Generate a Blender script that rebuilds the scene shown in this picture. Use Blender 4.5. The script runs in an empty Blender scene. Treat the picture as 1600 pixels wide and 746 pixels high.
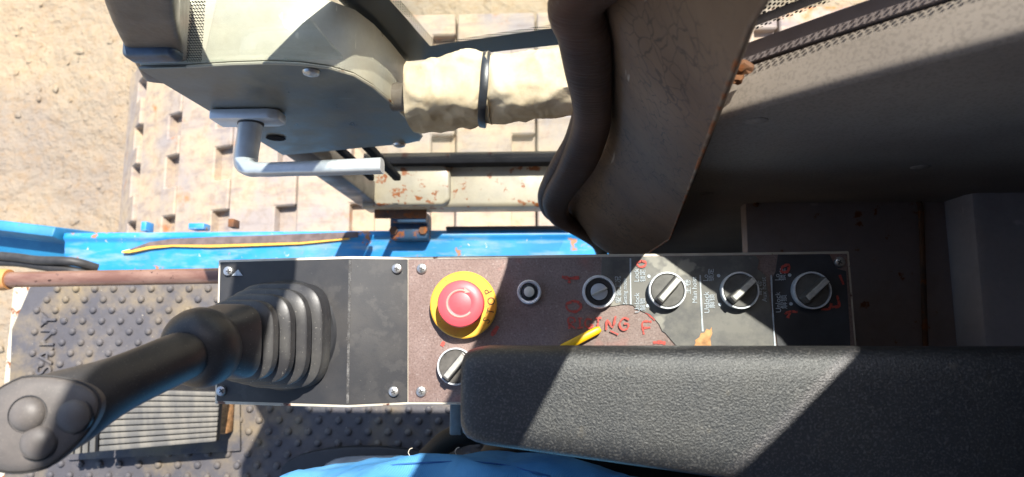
import bpy, bmesh, math, random
from mathutils import Vector, Matrix
random.seed(7)
sc = bpy.context.scene
V = Vector
# ------------------------------------------------------------------ camera
FPX = 1067.0                       # focal length in photograph pixels (1600 wide)
CAM = V((0.0, 0.0, 1.25))
_d = V((50, -147, -1067)).normalized()          # straight down, in camera axes
EX = (V((1, 0, 0)) - _d * _d.x).normalized()    # world X in camera axes
EZ = -_d
EY = EZ.cross(EX)
cd = bpy.data.cameras.new('camera'); cam = bpy.data.objects.new('camera', cd)
sc.collection.objects.link(cam); sc.camera = cam
M3 = Matrix((EX, EY, EZ))
cam.matrix_world = Matrix.Translation(CAM) @ M3.to_4x4()
cd.sensor_width = 36.0; cd.lens = 36.0 * FPX / 1600.0
cd.clip_start = 0.02; cd.clip_end = 800
cd.dof.use_dof = True; cd.dof.focus_distance = 0.6; cd.dof.aperture_fstop = 9.0
# ------------------------------------------------------------------ light
SUN = V((0.25, 0.50, 1.0)).normalized()         # towards the sun
EL = math.asin(SUN.z); AZ = math.atan2(SUN.x, SUN.y)
w = bpy.data.worlds.new('World'); sc.world = w; w.use_nodes = True
nt = w.node_tree; nt.nodes.clear()
sky = nt.nodes.new('ShaderNodeTexSky'); sky.sky_type = 'NISHITA'; sky.sun_disc = False
sky.sun_elevation = EL; sky.sun_rotation = AZ
bg = nt.nodes.new('ShaderNodeBackground'); bg.inputs['Strength'].default_value = 0.15
wo = nt.nodes.new('ShaderNodeOutputWorld')
nt.links.new(sky.outputs[0], bg.inputs[0]); nt.links.new(bg.outputs[0], wo.inputs[0])
sd = bpy.data.lights.new('sun', 'SUN'); so = bpy.data.objects.new('sun', sd); sc.collection.objects.link(so)
sd.energy = 5.0; sd.angle = math.radians(0.5); sd.color = (1.0, 0.95, 0.87)
so.rotation_euler = (-SUN).to_track_quat('-Z', 'Y').to_euler()
so.location = (0, 0, 8)
sc.view_settings.view_transform = 'Standard'; sc.view_settings.look = 'None'
sc.view_settings.exposure = 1.0; sc.view_settings.gamma = 1.0
sc.view_settings.use_curve_mapping = False
try:
    sc.cycles.use_denoising = True
    sc.cycles.max_bounces = 10; sc.cycles.transparent_max_bounces = 12
    sc.cycles.sample_clamp_indirect = 6.0
except Exception: pass

# ------------------------------------------------------------------ geometry from a pixel and a known height / plane
def ray(px, py):
    v = V(((px - 800) / FPX, (373 - py) / FPX, -1))
    return V((v.dot(EX), v.dot(EY), v.dot(EZ)))
def P(px, py, z):
    r = ray(px, py); return CAM + r * ((z - CAM.z) / r.z)
def PY(px, py, y):
    r = ray(px, py); return CAM + r * ((y - CAM.y) / r.y)

# ------------------------------------------------------------------ helpers
col = sc.collection
def W(o):
    m = o.matrix_basis
    return W(o.parent) @ o.matrix_parent_inverse @ m if o.parent else m.copy()
def adopt(o, parent):
    if parent is not None:
        o.parent = parent; o.matrix_parent_inverse = W(parent).inverted()
    return o
def tag(o, label=None, cat=None, group=None, kind=None):
    if label: o['label'] = label
    if cat: o['category'] = cat
    if group: o['group'] = group
    if kind: o['kind'] = kind
    return o
def empty(name, loc, label, cat, group=None):
    o = bpy.data.objects.new(name, None); col.objects.link(o); o.location = loc
    o.empty_display_size = 0.02
    return tag(o, label, cat, group)
def link(name, me, mat, parent=None, smooth=False, angle=None):
    o = bpy.data.objects.new(name, me); col.objects.link(o)
    if mat is not None:
        me.materials.clear(); me.materials.append(mat)
    if smooth:
        for p in me.polygons: p.use_smooth = True
        if angle is not None:
            me.set_sharp_from_angle(angle=math.radians(angle))
    return adopt(o, parent)
def from_bm(name, bm, mat, parent=None, smooth=False, angle=None):
    bmesh.ops.recalc_face_normals(bm, faces=bm.faces)
    me = bpy.data.meshes.new(name); bm.to_mesh(me); bm.free()
    return link(name, me, mat, parent, smooth, angle)
def bevel_bm(bm, wd, seg=2, ang=30):
    es = [e for e in bm.edges if len(e.link_faces) == 2 and e.calc_face_angle(0) > math.radians(ang)]
    if es and wd > 0:
        bmesh.ops.bevel(bm, geom=es, offset=wd, segments=seg, profile=0.5, affect='EDGES', clamp_overlap=True)
def add_box(bm, c, s, rot=None):
    m = Matrix.Translation(c) @ (rot.to_4x4() if rot is not None else Matrix.Identity(4)) @ Matrix.Diagonal((*s, 1))
    return bmesh.ops.create_cube(bm, size=1, matrix=m)
def box(name, c, s, mat, parent=None, bev=0.0, rot=None, seg=2):
    bm = bmesh.new(); add_box(bm, c, s, rot); bevel_bm(bm, bev, seg)
    return from_bm(name, bm, mat, parent, bev > 0, 40)
def prism(name, pts, vec, mat, parent=None, bev=0.0, seg=2, ang=30, smooth=True):
    """closed polygon pts (3D) extruded by vec"""
    bm = bmesh.new()
    a = [bm.verts.new(p) for p in pts]; b = [bm.verts.new(V(p) + V(vec)) for p in pts]
    n = len(a)
    bm.faces.new(a); bm.faces.new(list(reversed(b)))
    for i in range(n): bm.faces.new((a[i], b[i], b[(i + 1) % n], a[(i + 1) % n]))
    bmesh.ops.recalc_face_normals(bm, faces=bm.faces)
    bevel_bm(bm, bev, seg, ang)
    bmesh.ops.triangulate(bm, faces=[f for f in bm.faces if len(f.verts) > 6])
    return from_bm(name, bm, mat, parent, smooth, 35)
def frame_of(d):
    d = V(d).normalized(); up = V((0, 0, 1)) if abs(d.z) < 0.95 else V((0, 1, 0))
    u = d.cross(up).normalized(); v = u.cross(d).normalized()
    return u, v
def catmull(pts, n):
    pts = [V(p) for p in pts]; out = []
    q = [2 * pts[0] - pts[1]] + pts + [2 * pts[-1] - pts[-2]]
    for i in range(1, len(q) - 2):
        p0, p1, p2, p3 = q[i - 1:i + 3]
        for k in range(n):
            t = k / n
            out.append(0.5 * ((2 * p1) + (p2 - p0) * t + (2 * p0 - 5 * p1 + 4 * p2 - p3) * t * t + (3 * p1 - p0 - 3 * p2 + p3) * t ** 3))
    out.append(pts[-1]); return out
def loft(name, secs, mat, parent=None, seg=24, cap=True, angle=50, smooth=True):
    """secs: (centre, u, v, ru, rv, exponent)"""
    bm = bmesh.new(); rings = []
    for c, u, v, ru, rv, ex in secs:
        r = []
        for k in range(seg):
            t = 2 * math.pi * (k + 0.5) / seg
            cx, sx = math.cos(t), math.sin(t)
            px = math.copysign(abs(cx) ** (2 / ex), cx) * ru; py = math.copysign(abs(sx) ** (2 / ex), sx) * rv
            r.append(bm.verts.new(V(c) + V(u) * px + V(v) * py))
        rings.append(r)
    for a, b in zip(rings, rings[1:]):
        for k in range(seg): bm.faces.new((a[k], a[(k + 1) % seg], b[(k + 1) % seg], b[k]))
    if cap: bm.faces.new(rings[0]); bm.faces.new(list(reversed(rings[-1])))
    return from_bm(name, bm, mat, parent, smooth, angle)
def tube(name, pts, r, mat, parent=None, seg=12, rv=None, ex=2.0, angle=50):
    pts = [V(p) for p in pts]; secs = []; u0 = None
    for i, p in enumerate(pts):
        d = (pts[min(i + 1, len(pts) - 1)] - pts[max(i - 1, 0)]).normalized()
        if u0 is None: u, v = frame_of(d)
        else:
            u = (u0 - d * u0.dot(d)).normalized(); v = u.cross(d).normalized()
        u0 = u
        rr = r[i] if isinstance(r, (list, tuple)) else r
        secs.append((p, u, v, rr, rr if rv is None else rv, ex))
    return loft(name, secs, mat, parent, seg, True, angle)
def lathe_mesh(name, prof, seg=32):
    """profile (r, z) turned about local Z"""
    bm = bmesh.new(); rings = []
    for r, z in prof:
        if r < 1e-6: rings.append([bm.verts.new((0, 0, z))])
        else: rings.append([bm.verts.new((r * math.cos(2 * math.pi * k / seg), r * math.sin(2 * math.pi * k / seg), z)) for k in range(seg)])
    for a, b in zip(rings, rings[1:]):
        for k in range(seg):
            k2 = (k + 1) % seg
            f = [a[k % len(a)], a[k2 % len(a)], b[k2 % len(b)], b[k % len(b)]]
            f = list(dict.fromkeys(f))
            if len(f) >= 3: bm.faces.new(f)
    bmesh.ops.recalc_face_normals(bm, faces=bm.faces)
    me = bpy.data.meshes.new(name); bm.to_mesh(me); bm.free()
    for p in me.polygons: p.use_smooth = True
    me.set_sharp_from_angle(angle=math.radians(35))
    return me
def place(name, me, mat, loc, parent=None, rot=None):
    o = bpy.data.objects.new(name, me); col.objects.link(o); o.location = loc
    if rot is not None: o.rotation_euler = rot
    if not me.materials: me.materials.append(mat)
    return adopt(o, parent)
def plate2d(name, outer, holes, y0, y1, mat, parent=None, bev=0.0):
    """polygon with holes in X-Z, solid between y0 and y1, edges rounded"""
    cu = bpy.data.curves.new(name, 'CURVE'); cu.dimensions = '2D'; cu.fill_mode = 'BOTH'
    for loop in [outer] + holes:
        s = cu.splines.new('POLY'); s.points.add(len(loop) - 1)
        for k, (x, z) in enumerate(loop): s.points[k].co = (x, z, 0, 1)
        s.use_cyclic_u = True
    cu.extrude = abs(y1 - y0) / 2 - bev; cu.bevel_depth = bev; cu.bevel_resolution = 3; cu.offset = -bev
    o = bpy.data.objects.new('tmp', cu); col.objects.link(o)
    dg = bpy.context.evaluated_depsgraph_get(); me = bpy.data.meshes.new_from_object(o.evaluated_get(dg))
    bpy.data.objects.remove(o); bpy.data.curves.remove(cu)
    me.transform(Matrix(((1, 0, 0, 0), (0, 0, 1, (y0 + y1) / 2), (0, 1, 0, 0), (0, 0, 0, 1))))
    me.flip_normals()
    me.name = name
    o = link(name, me, mat, parent, bev > 0, 60)
    for p in me.polygons:
        if abs(p.normal.y) > .995: p.use_smooth = False
    return o
def text(name, body, loc, size, rotz, mat, parent, ext=0.00012, align='LEFT', sx=1.0):
    cu = bpy.data.curves.new(name, 'FONT'); cu.body = body; cu.size = size; cu.extrude = ext
    cu.align_x = align; cu.align_y = 'CENTER'; cu.resolution_u = 3
    o = bpy.data.objects.new('tmp', cu); col.objects.link(o)
    dg = bpy.context.evaluated_depsgraph_get(); me = bpy.data.meshes.new_from_object(o.evaluated_get(dg))
    bpy.data.objects.remove(o); bpy.data.curves.remove(cu)
    me.transform(Matrix.Translation(loc) @ Matrix.Rotation(rotz, 4, 'Z') @ Matrix.Diagonal((sx, 1, 1, 1)))
    me.name = name
    return link(name, me, mat, parent)
def strokes(name, lines, wpx, z, mat, parent, jit=0.0):
    """hand-drawn strokes: pixel polylines laid as thin paint ribbons at height z"""
    bm = bmesh.new()
    for ln in lines:
        pts = catmull([P(x, y, z) for x, y in ln], 4) if len(ln) > 1 else None
        wd = wpx * 0.00054
        L = []; R = []
        for i, p in enumerate(pts):
            d = pts[min(i + 1, len(pts) - 1)] - pts[max(i - 1, 0)]; d.z = 0
            n = V((-d.y, d.x, 0)).normalized() * wd * (0.5 + random.uniform(-.16, .16))
            L.append(bm.verts.new(p + n)); R.append(bm.verts.new(p - n))
        for i in range(len(L) - 1): bm.faces.new((L[i], R[i], R[i + 1], L[i + 1]))
    return from_bm(name, bm, mat, parent)

# ------------------------------------------------------------------ materials
def srgb(r, g, b):
    f = lambda c: (c / 255 / 12.92) if c / 255 <= 0.04045 else ((c / 255 + 0.055) / 1.055) ** 2.4
    return (f(r), f(g), f(b), 1)
def lin(r, g, b): return (r, g, b, 1)
class NT:
    def __init__(s, name):
        s.m = bpy.data.materials.new(name); s.m.use_nodes = True; s.t = s.m.node_tree; s.n = s.t.nodes
        s.b = s.n['Principled BSDF']; s.out = s.n['Material Output']
        s.co = s.n.new('ShaderNodeTexCoord').outputs['Object']
        g = s.n.new('ShaderNodeNewGeometry'); s.pos = g.outputs['Position']
    def L(s, a, b): s.t.links.new(a, b)
    def noise(s, scale, detail=4, rough=0.55, vec=None, dist=0.0):
        n = s.n.new('ShaderNodeTexNoise'); n.inputs['Scale'].default_value = scale
        n.inputs['Detail'].default_value = detail; n.inputs['Roughness'].default_value = rough
        n.inputs['Distortion'].default_value = dist
        s.L(vec if vec is not None else s.pos, n.inputs['Vector']); return n.outputs['Fac']
    def vor(s, scale, feature='F1', vec=None, out='Distance'):
        n = s.n.new('ShaderNodeTexVoronoi'); n.feature = feature; n.inputs['Scale'].default_value = scale
        s.L(vec if vec is not None else s.pos, n.inputs['Vector']); return n.outputs[out]
    def ramp(s, fac, a, b, va=0.0, vb=1.0):
        n = s.n.new('ShaderNodeMapRange'); n.clamp = True
        s.L(fac, n.inputs[0]); n.inputs[1].default_value = a; n.inputs[2].default_value = b
        n.inputs[3].default_value = va; n.inputs[4].default_value = vb; return n.outputs[0]
    def mix(s, fac, c1, c2):
        n = s.n.new('ShaderNodeMix'); n.data_type = 'RGBA'
        if isinstance(fac, float): n.inputs[0].default_value = fac
        else: s.L(fac, n.inputs[0])
        for k, c in ((6, c1), (7, c2)):
            if isinstance(c, tuple): n.inputs[k].default_value = c
            else: s.L(c, n.inputs[k])
        return n.outputs[2]
    def math(s, op, a, b=0.0):
        n = s.n.new('ShaderNodeMath'); n.operation = op
        for k, c in ((0, a), (1, b)):
            if isinstance(c, (int, float)): n.inputs[k].default_value = c
            else: s.L(c, n.inputs[k])
        return n.outputs[0]
    def scale(s, v, vec=None):
        n = s.n.new('ShaderNodeMapping'); n.inputs['Scale'].default_value = v
        s.L(vec if vec is not None else s.pos, n.inputs[0]); return n.outputs[0]
    def bump(s, h, strength, dist):
        n = s.n.new('ShaderNodeBump'); n.inputs['Strength'].default_value = strength; n.inputs['Distance'].default_value = dist
        s.L(h, n.inputs['Height'])
        if s.b.inputs['Normal'].is_linked: s.L(s.b.inputs['Normal'].links[0].from_socket, n.inputs['Normal'])
        s.L(n.outputs[0], s.b.inputs['Normal'])
    def col(s, c):
        if isinstance(c, tuple): s.b.inputs['Base Color'].default_value = c
        else: s.L(c, s.b.inputs['Base Color'])
    def set(s, rough=0.5, metal=0.0, spec=0.5):
        if isinstance(rough, (int, float)): s.b.inputs['Roughness'].default_value = rough
        else: s.L(rough, s.b.inputs['Roughness'])
        s.b.inputs['Metallic'].default_value = metal; s.b.inputs['Specular IOR Level'].default_value = spec
        return s.m
RUST = srgb(150, 85, 35)
def paint(name, c, c2, rust=0.70, rough=0.45, scale=14, bump=0.15, rustc=RUST, spec=0.5):
    """painted steel: two tones, grime, rust spots, chips"""
    t = NT(name)
    base = t.mix(t.ramp(t.noise(scale, 5), 0.35, 0.65), c, c2)
    fine = t.ramp(t.noise(180, 3), 0.3, 0.7)
    base = t.mix(t.math('MULTIPLY', fine, 0.18), base, tuple(x * 0.6 for x in c[:3]) + (1,))
    stn = t.math('MULTIPLY', t.ramp(t.noise(8, 6, .7), .48, .72), .4)
    base = t.mix(stn, base, tuple(x * y for x, y in zip(c[:3], (.62, .52, .40))) + (1,))
    scr_ = t.scale((30, 30, 260)); base = t.mix(t.math('MULTIPLY', t.ramp(t.noise(1, 3, .5, scr_), .70, .73), .5), base, tuple(min(1, x * 1.7) for x in c[:3]) + (1,))
    rm = t.ramp(t.noise(42, 6, 0.65), rust, rust + 0.05)
    base = t.mix(rm, base, t.mix(t.noise(160, 3), rustc, tuple(x * 0.35 for x in rustc[:3]) + (1,)))
    t.col(base); t.bump(t.noise(220, 3), bump, 0.001)
    return t.set(t.ramp(t.noise(30, 4), 0.3, 0.7, rough - 0.1, rough + 0.15), 0.0, spec)
def plain(name, c, rough=0.5, metal=0.0, var=0.25, scale=60, bump=0.1, bscale=400, spec=0.5, dist=0.0006):
    t = NT(name)
    t.col(t.mix(t.ramp(t.noise(scale, 5), 0.3, 0.7), tuple(x * (1 - var) for x in c[:3]) + (1,), tuple(min(1, x * (1 + var)) for x in c[:3]) + (1,)))
    if bump: t.bump(t.noise(bscale, 3), bump, dist)
    return t.set(rough, metal, spec)

MAT = {}
# dirt ground
t = NT('dirt'); a = t.ramp(t.noise(1.6, 6, 0.6), 0.35, 0.65)
c = t.mix(a, srgb(168, 149, 122), srgb(152, 139, 119))
c = t.mix(t.ramp(t.noise(0.9, 4, .6), 0.52, 0.68), c, srgb(142, 130, 116))
c = t.mix(t.math('MULTIPLY', t.ramp(t.noise(28, 5, .7), 0.45, 0.75), 0.5), c, srgb(150, 118, 78))
t.col(c); t.bump(t.noise(9, 7, .65), 0.9, 0.05); t.bump(t.noise(60, 4), 0.6, 0.008); MAT['dirt'] = t.set(0.95, 0, .1)
# dusty worn track steel
t = NT('track_steel')
c = t.mix(t.ramp(t.noise(6, 6, .65), 0.40, 0.62), srgb(176, 156, 130), srgb(150, 140, 134))
st = t.scale((6, 40, 30)); c = t.mix(t.math('MULTIPLY', t.ramp(t.noise(1.0, 5, .6, st), 0.5, 0.72), 0.6), c, srgb(116, 106, 108))
c = t.mix(t.ramp(t.noise(9, 5, .6), 0.61, 0.72), c, srgb(172, 112, 66))
c = t.mix(t.math('MULTIPLY', t.ramp(t.noise(30, 5, .7), .5, .75), .5), c, srgb(120, 98, 76))
t.col(c); t.bump(t.noise(40, 5), 0.35, 0.006); MAT['track'] = t.set(0.8, 0, .25)
MAT['track_dark'] = plain('track_chain_steel', srgb(96, 84, 74), .8)
# blue deck paint
t = NT('blue_deck_paint')
c = t.mix(t.ramp(t.noise(9, 5), 0.35, 0.65), lin(.012, .20, .50), lin(.03, .29, .62))
st = t.scale((10, 45, 10)); c = t.mix(t.math('MULTIPLY', t.ramp(t.noise(1, 6, .65, st), 0.50, 0.70), 0.7), c, srgb(150, 166, 162))
c = t.mix(t.math('MULTIPLY', t.ramp(t.noise(5, 5, .7), .5, .7), .35), c, srgb(150, 140, 112))
c = t.mix(t.ramp(t.noise(26, 5, .6), 0.63, 0.66), c, srgb(160, 116, 86))
c = t.mix(t.ramp(t.noise(70, 4, .6), 0.68, 0.71), c, srgb(200, 190, 165))
t.col(c); t.bump(t.noise(150, 3), 0.12, 0.001); MAT['blue'] = t.set(0.42)
MAT['blue_dull'] = paint('faded_blue_paint', lin(.012, .17, .36), lin(.03, .24, .44), .68, .5)
MAT['cream'] = paint('cream_paint', srgb(186, 178, 158), srgb(170, 164, 148), .62, .42, 18)
MAT['cream_clean'] = paint('case_paint', srgb(196, 190, 170), srgb(182, 176, 158), .70, .36, 12, .08)
MAT['corner'] = paint('chipped_blue_grey', srgb(84, 104, 128), srgb(66, 74, 84), .60, .4, 40)
MAT['latch'] = paint('dark_blue_latch', lin(.008, .05, .12), lin(.02, .04, .07), .56, .5, 40)
MAT['rail'] = paint('rusty_cream_paint', srgb(160, 150, 128), srgb(144, 136, 120), .575, .42, 18)
MAT['grey_post'] = paint('grey_brown_paint', srgb(94, 86, 78), srgb(112, 104, 94), .70, .4, 20, .3)
MAT['plate'] = paint('lock_plate_steel', srgb(120, 122, 118), srgb(140, 138, 128), .74, .36, 30, .06)
MAT['plate'].node_tree.nodes['Principled BSDF'].inputs['Metallic'].default_value = 0.55
MAT['tray'] = paint('console_tray_paint', srgb(214, 205, 188), srgb(196, 186, 168), .60, .5, 60, .1, srgb(110, 62, 40))
# cracked pillar trim
t = NT('cracked_pillar_trim')
c = t.mix(t.ramp(t.noise(12, 5), .35, .65), srgb(84, 65, 50), srgb(102, 82, 64))
wv = t.n.new('ShaderNodeVectorMath'); wv.operation = 'ADD'
nn = t.n.new('ShaderNodeTexNoise'); nn.inputs['Scale'].default_value = 40; t.L(t.pos, nn.inputs['Vector'])
ms = t.n.new('ShaderNodeVectorMath'); ms.operation = 'SCALE'; ms.inputs['Scale'].default_value = 0.024
t.L(nn.outputs['Color'], ms.inputs[0]); t.L(t.pos, wv.inputs[0]); t.L(ms.outputs[0], wv.inputs[1])
cr = t.vor(84, 'DISTANCE_TO_EDGE', wv.outputs[0])
line = t.ramp(cr, 0.015, 0.055, 1.0, 0.0)
mask = t.math('MULTIPLY', line, t.ramp(t.noise(22, 3), .36, .55))
c = t.mix(t.math('MULTIPLY', mask, .7), c, srgb(30, 22, 18))
sp = t.scale((60, 60, 5)); c = t.mix(t.ramp(t.noise(1.0, 3, .5, sp), .74, .77), c, srgb(150, 140, 128))
t.col(c); t.bump(mask, -0.25, 0.0008); t.bump(t.noise(350, 2), .12, .0006); MAT['pillar'] = t.set(.55, 0, .25)
# interior grained plastic
t = NT('grained_trim_plastic')
c = t.mix(t.ramp(t.noise(10, 4), .35, .65), srgb(138, 127, 118), srgb(154, 142, 131))
c = t.mix(t.math('MULTIPLY', t.ramp(t.noise(420, 2, .5), .48, .64), .35), c, srgb(104, 96, 88))
t.col(c); t.bump(t.ramp(t.vor(480, 'F1'), 0, .8), -.5, .0010); t.bump(t.noise(900, 2), .2, .0004); MAT['trim'] = t.set(.6, 0, .3)
MAT['dark_panel'] = paint('dark_grey_panel_paint', srgb(124, 114, 114), srgb(136, 124, 122), .68, .6, 12)
MAT['rear_box'] = paint('grey_box_paint', srgb(172, 164, 164), srgb(184, 174, 172), .70, .5, 20)
MAT['pocket'] = plain('black_felt', lin(.012, .012, .014), .95, spec=.1)
MAT['shelf'] = paint('shelf_paint', srgb(150, 134, 128), srgb(160, 142, 134), .62, .7)
MAT['rust_edge'] = paint('worn_edge', srgb(120, 104, 86), srgb(88, 66, 50), .5, .7, 60)
MAT['rust_lip'] = paint('rusty_lip', srgb(120, 76, 42), srgb(78, 60, 50), .55, .8)
# rubber things
t = NT('seal_rubber'); st = t.scale((60, 60, 340))
c = t.mix(t.ramp(t.noise(14, 4), .4, .7), srgb(58, 40, 32), srgb(84, 60, 47)); t.col(c)
t.bump(t.noise(1.0, 3, .5, st), .6, .002); MAT['seal'] = t.set(.55, 0, .3)
MAT['rubber'] = plain('black_rubber', lin(.014, .015, .018), .45, bump=.08)
MAT['hose'] = plain('hose_rubber', lin(.03, .028, .027), .55, var=.4)
t = NT('boot_rubber')
c = t.mix(t.ramp(t.noise(18, 5, .6), .45, .75), lin(.028, .028, .031), lin(.09, .088, .082))
c = t.mix(t.ramp(t.noise(700, 2), .68, .72), c, lin(.22, .21, .19)); t.col(c); t.bump(t.noise(500, 3), .1, .0005); MAT['boot'] = t.set(.42)
t = NT('grip_plastic')
c = t.mix(t.ramp(t.noise(20, 4), .4, .7), lin(.020, .021, .025), lin(.052, .048, .045))
c = t.mix(t.math('MULTIPLY', t.ramp(t.noise(900, 2), .62, .7), .4), c, lin(.16, .15, .13)); t.col(c)
t.bump(t.noise(1200, 2), .12, .0003); MAT['grip'] = t.set(.46)
t = NT('dusty_thumb_plastic')
c = t.mix(t.ramp(t.noise(35, 5, .6), .35, .7), lin(.085, .077, .072), lin(.15, .132, .120))
c = t.mix(t.math('MULTIPLY', t.ramp(t.noise(900, 2), .6, .7), .4), c, lin(.2, .18, .15)); t.col(c)
t.bump(t.noise(1200, 2), .15, .0003); MAT['dusty'] = t.set(.52)
# armrest leather grain
t = NT('armrest_grain')
c = t.mix(t.ramp(t.noise(25, 4), .35, .7), lin(.016, .017, .020), lin(.026, .025, .024))
v = t.vor(640, 'F1'); g = t.ramp(v, 0.1, .75)
c = t.mix(t.math('MULTIPLY', t.ramp(t.noise(720, 2, .5), .52, .66), .5), c, lin(.12, .113, .105))
c = t.mix(t.math('MULTIPLY', t.ramp(t.noise(60, 5, .65), .66, .76), .35), c, lin(.16, .13, .09))
t.col(c); t.bump(g, -.8, .0007); t.bump(t.noise(760, 3, .6), .7, .0008); MAT['armrest'] = t.set(.46, 0, .7)
MAT['seat'] = plain('seat_black', lin(.012, .012, .014), .7, bscale=900, bump=.2)
# console surfaces
t = NT('console_black')
c = t.mix(t.ramp(t.noise(30, 4), .4, .7), lin(.032, .033, .037), lin(.052, .050, .050))
st = t.ramp(t.noise(46, 5, .62), .50, .56)
edge = t.ramp(t.noise(7, 2), .42, .55)
c = t.mix(t.math('MULTIPLY', t.math('MULTIPLY', st, edge), .42), c, lin(.075, .072, .070))
c = t.mix(t.ramp(t.noise(800, 2), .76, .78), c, lin(.3, .28, .25)); t.col(c)
t.bump(t.noise(700, 2), .2, .0004); MAT['black_plate'] = t.set(.62, 0, .35)
t = NT('bare_brown_panel')
c = t.mix(t.ramp(t.noise(40, 5, .6), .35, .68), lin(.20, .135, .115), lin(.25, .18, .158))
c = t.mix(t.math('MULTIPLY', t.ramp(t.noise(650, 3), .45, .7), .55), c, lin(.09, .055, .047))
c = t.mix(t.math('MULTIPLY', t.ramp(t.noise(420, 2), .62, .7), .5), c, lin(.34, .28, .26))
c = t.mix(t.math('MULTIPLY', t.ramp(t.noise(24, 3), .62, .72), .35), c, lin(.4, .12, .09))
t.col(c); t.bump(t.noise(600, 3), .35, .0006); MAT['brown_panel'] = t.set(.6)
t = NT('worn_label_film')
c = t.mix(t.ramp(t.noise(45, 5, .65), .42, .62), lin(.14, .132, .115), lin(.085, .082, .078))
c = t.mix(t.ramp(t.noise(22, 4, .6), .60, .64), c, lin(.24, .225, .19))
c = t.mix(t.ramp(t.noise(70, 5, .6), .68, .71), c, lin(.05, .05, .052))
t.col(c); t.bump(t.noise(80, 4), .15, .001); MAT['film'] = t.set(.5)
MAT['film_black'] = plain('black_label_film', lin(.03, .03, .034), .45, var=.4, scale=30)
MAT['orange'] = plain('orange_primer', srgb(178, 132, 88), .8, var=.45, scale=160)
t = NT('red_marker'); t.col(t.mix(t.ramp(t.noise(500, 2), .4, .65), srgb(214, 62, 48), srgb(170, 70, 60))); MAT['red_marker'] = t.set(.6)
def scuff(name, c1, c2, sc_, lo, hi):
    t = NT(name); t.col(t.mix(t.ramp(t.noise(500, 2), .4, .65), c1, c2)); t.set(.6)
    tr = t.n.new('ShaderNodeBsdfTransparent'); m = t.n.new('ShaderNodeMixShader'); t.L(t.ramp(t.noise(sc_, 3, .6), lo, hi, .06, .85), m.inputs[0])
    t.L(t.b.outputs[0], m.inputs[1]); t.L(tr.outputs[0], m.inputs[2]); t.L(m.outputs[0], t.out.inputs[0]); return t.m
MAT['red_marker'] = scuff('red_marker_ink', srgb(190, 72, 60), srgb(164, 72, 62), 420, .54, .74)
MAT['white_print'] = scuff('worn_white_print', srgb(190, 198, 204), srgb(170, 178, 186), 300, .62, .85)
MAT['crease'] = scuff('crease_highlight_grey', lin(.16, .155, .15), lin(.08, .08, .08), 120, .35, .65)  # patchy pale grey for the painted highlight on the bend
MAT['white_solid'] = plain('white_print', srgb(205, 212, 216), .5, var=.12, bump=0, scale=300)
MAT['dark_print'] = plain('dark_print', srgb(70, 50, 20), .5, bump=0)
MAT['screw'] = plain('zinc_screw', lin(.55, .55, .54), .32, .85, .3, 300)
MAT['screw_dark'] = plain('dark_slot', lin(.05, .05, .05), .5)
MAT['chrome'] = plain('chrome_bezel', lin(.80, .83, .86), .32, .4, .12, 200, .03)
MAT['knob_face'] = plain('knob_face_grey', lin(.085, .08, .072), .42, var=.35, scale=120)
MAT['knob_bar'] = plain('knob_bar_silver', lin(.5, .49, .45), .35, .4, .2, 300)
MAT['grey_plastic'] = plain('grey_plastic', lin(.42, .43, .45), .4)
MAT['lens'] = plain('white_lens', srgb(226, 222, 206), .25)
t = NT('estop_yellow')
c = t.mix(t.ramp(t.noise(60, 5, .6), .5, .72), srgb(228, 172, 52), srgb(204, 146, 60))
c = t.mix(t.math('MULTIPLY', t.ramp(t.noise(150, 4, .6), .62, .7), .7), c, srgb(120, 84, 40)); t.col(c); MAT['estop_yellow'] = t.set(.45)
MAT['estop_red'] = plain('estop_red', srgb(236, 82, 90), .42, var=.12, bump=.04, scale=90)
MAT['yellow_stick'] = plain('yellow_plastic', srgb(228, 176, 12), .4, var=.1)
# floor mat
t = NT('floor_mat_rubber')
c = t.mix(t.ramp(t.noise(14, 5, .6), .4, .65), srgb(76, 74, 78), srgb(92, 88, 88))
c = t.mix(t.math('MULTIPLY', t.ramp(t.noise(7, 5, .65), .47, .68), .75), c, srgb(136, 118, 84))
c = t.mix(t.math('MULTIPLY', t.ramp(t.noise(110, 4), .52, .75), .5), c, srgb(70, 66, 64))
c = t.mix(t.ramp(t.noise(300, 2), .74, .77), c, srgb(200, 190, 170))
t.col(c); t.bump(t.noise(160, 4), .35, .0015); MAT['mat'] = t.set(.7)
MAT['pedal'] = None
t = NT('pedal_rubber'); st = t.scale((40, 8, 8))
c = t.mix(t.ramp(t.noise(1.0, 4, .6, st), .4, .7), srgb(98, 96, 92), srgb(134, 128, 116)); t.col(c); t.bump(t.noise(300, 3), .3, .001); MAT['pedal'] = t.set(.65)
MAT['floor'] = paint('cab_floor_paint', srgb(196, 190, 172), srgb(170, 160, 140), .56, .6)
t = NT('rusty_pipe'); st = t.scale((18, 60, 60))
c = t.mix(t.ramp(t.noise(1, 5, .6, st), .4, .65), srgb(122, 88, 76), srgb(150, 118, 102)); c = t.mix(t.ramp(t.noise(120, 3), .64, .7), c, srgb(78, 54, 46)); t.col(c); MAT['pipe'] = t.set(.35, .25)
MAT['pipe_end'] = plain('orange_fitting', srgb(196, 138, 82), .5, var=.15)
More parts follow.
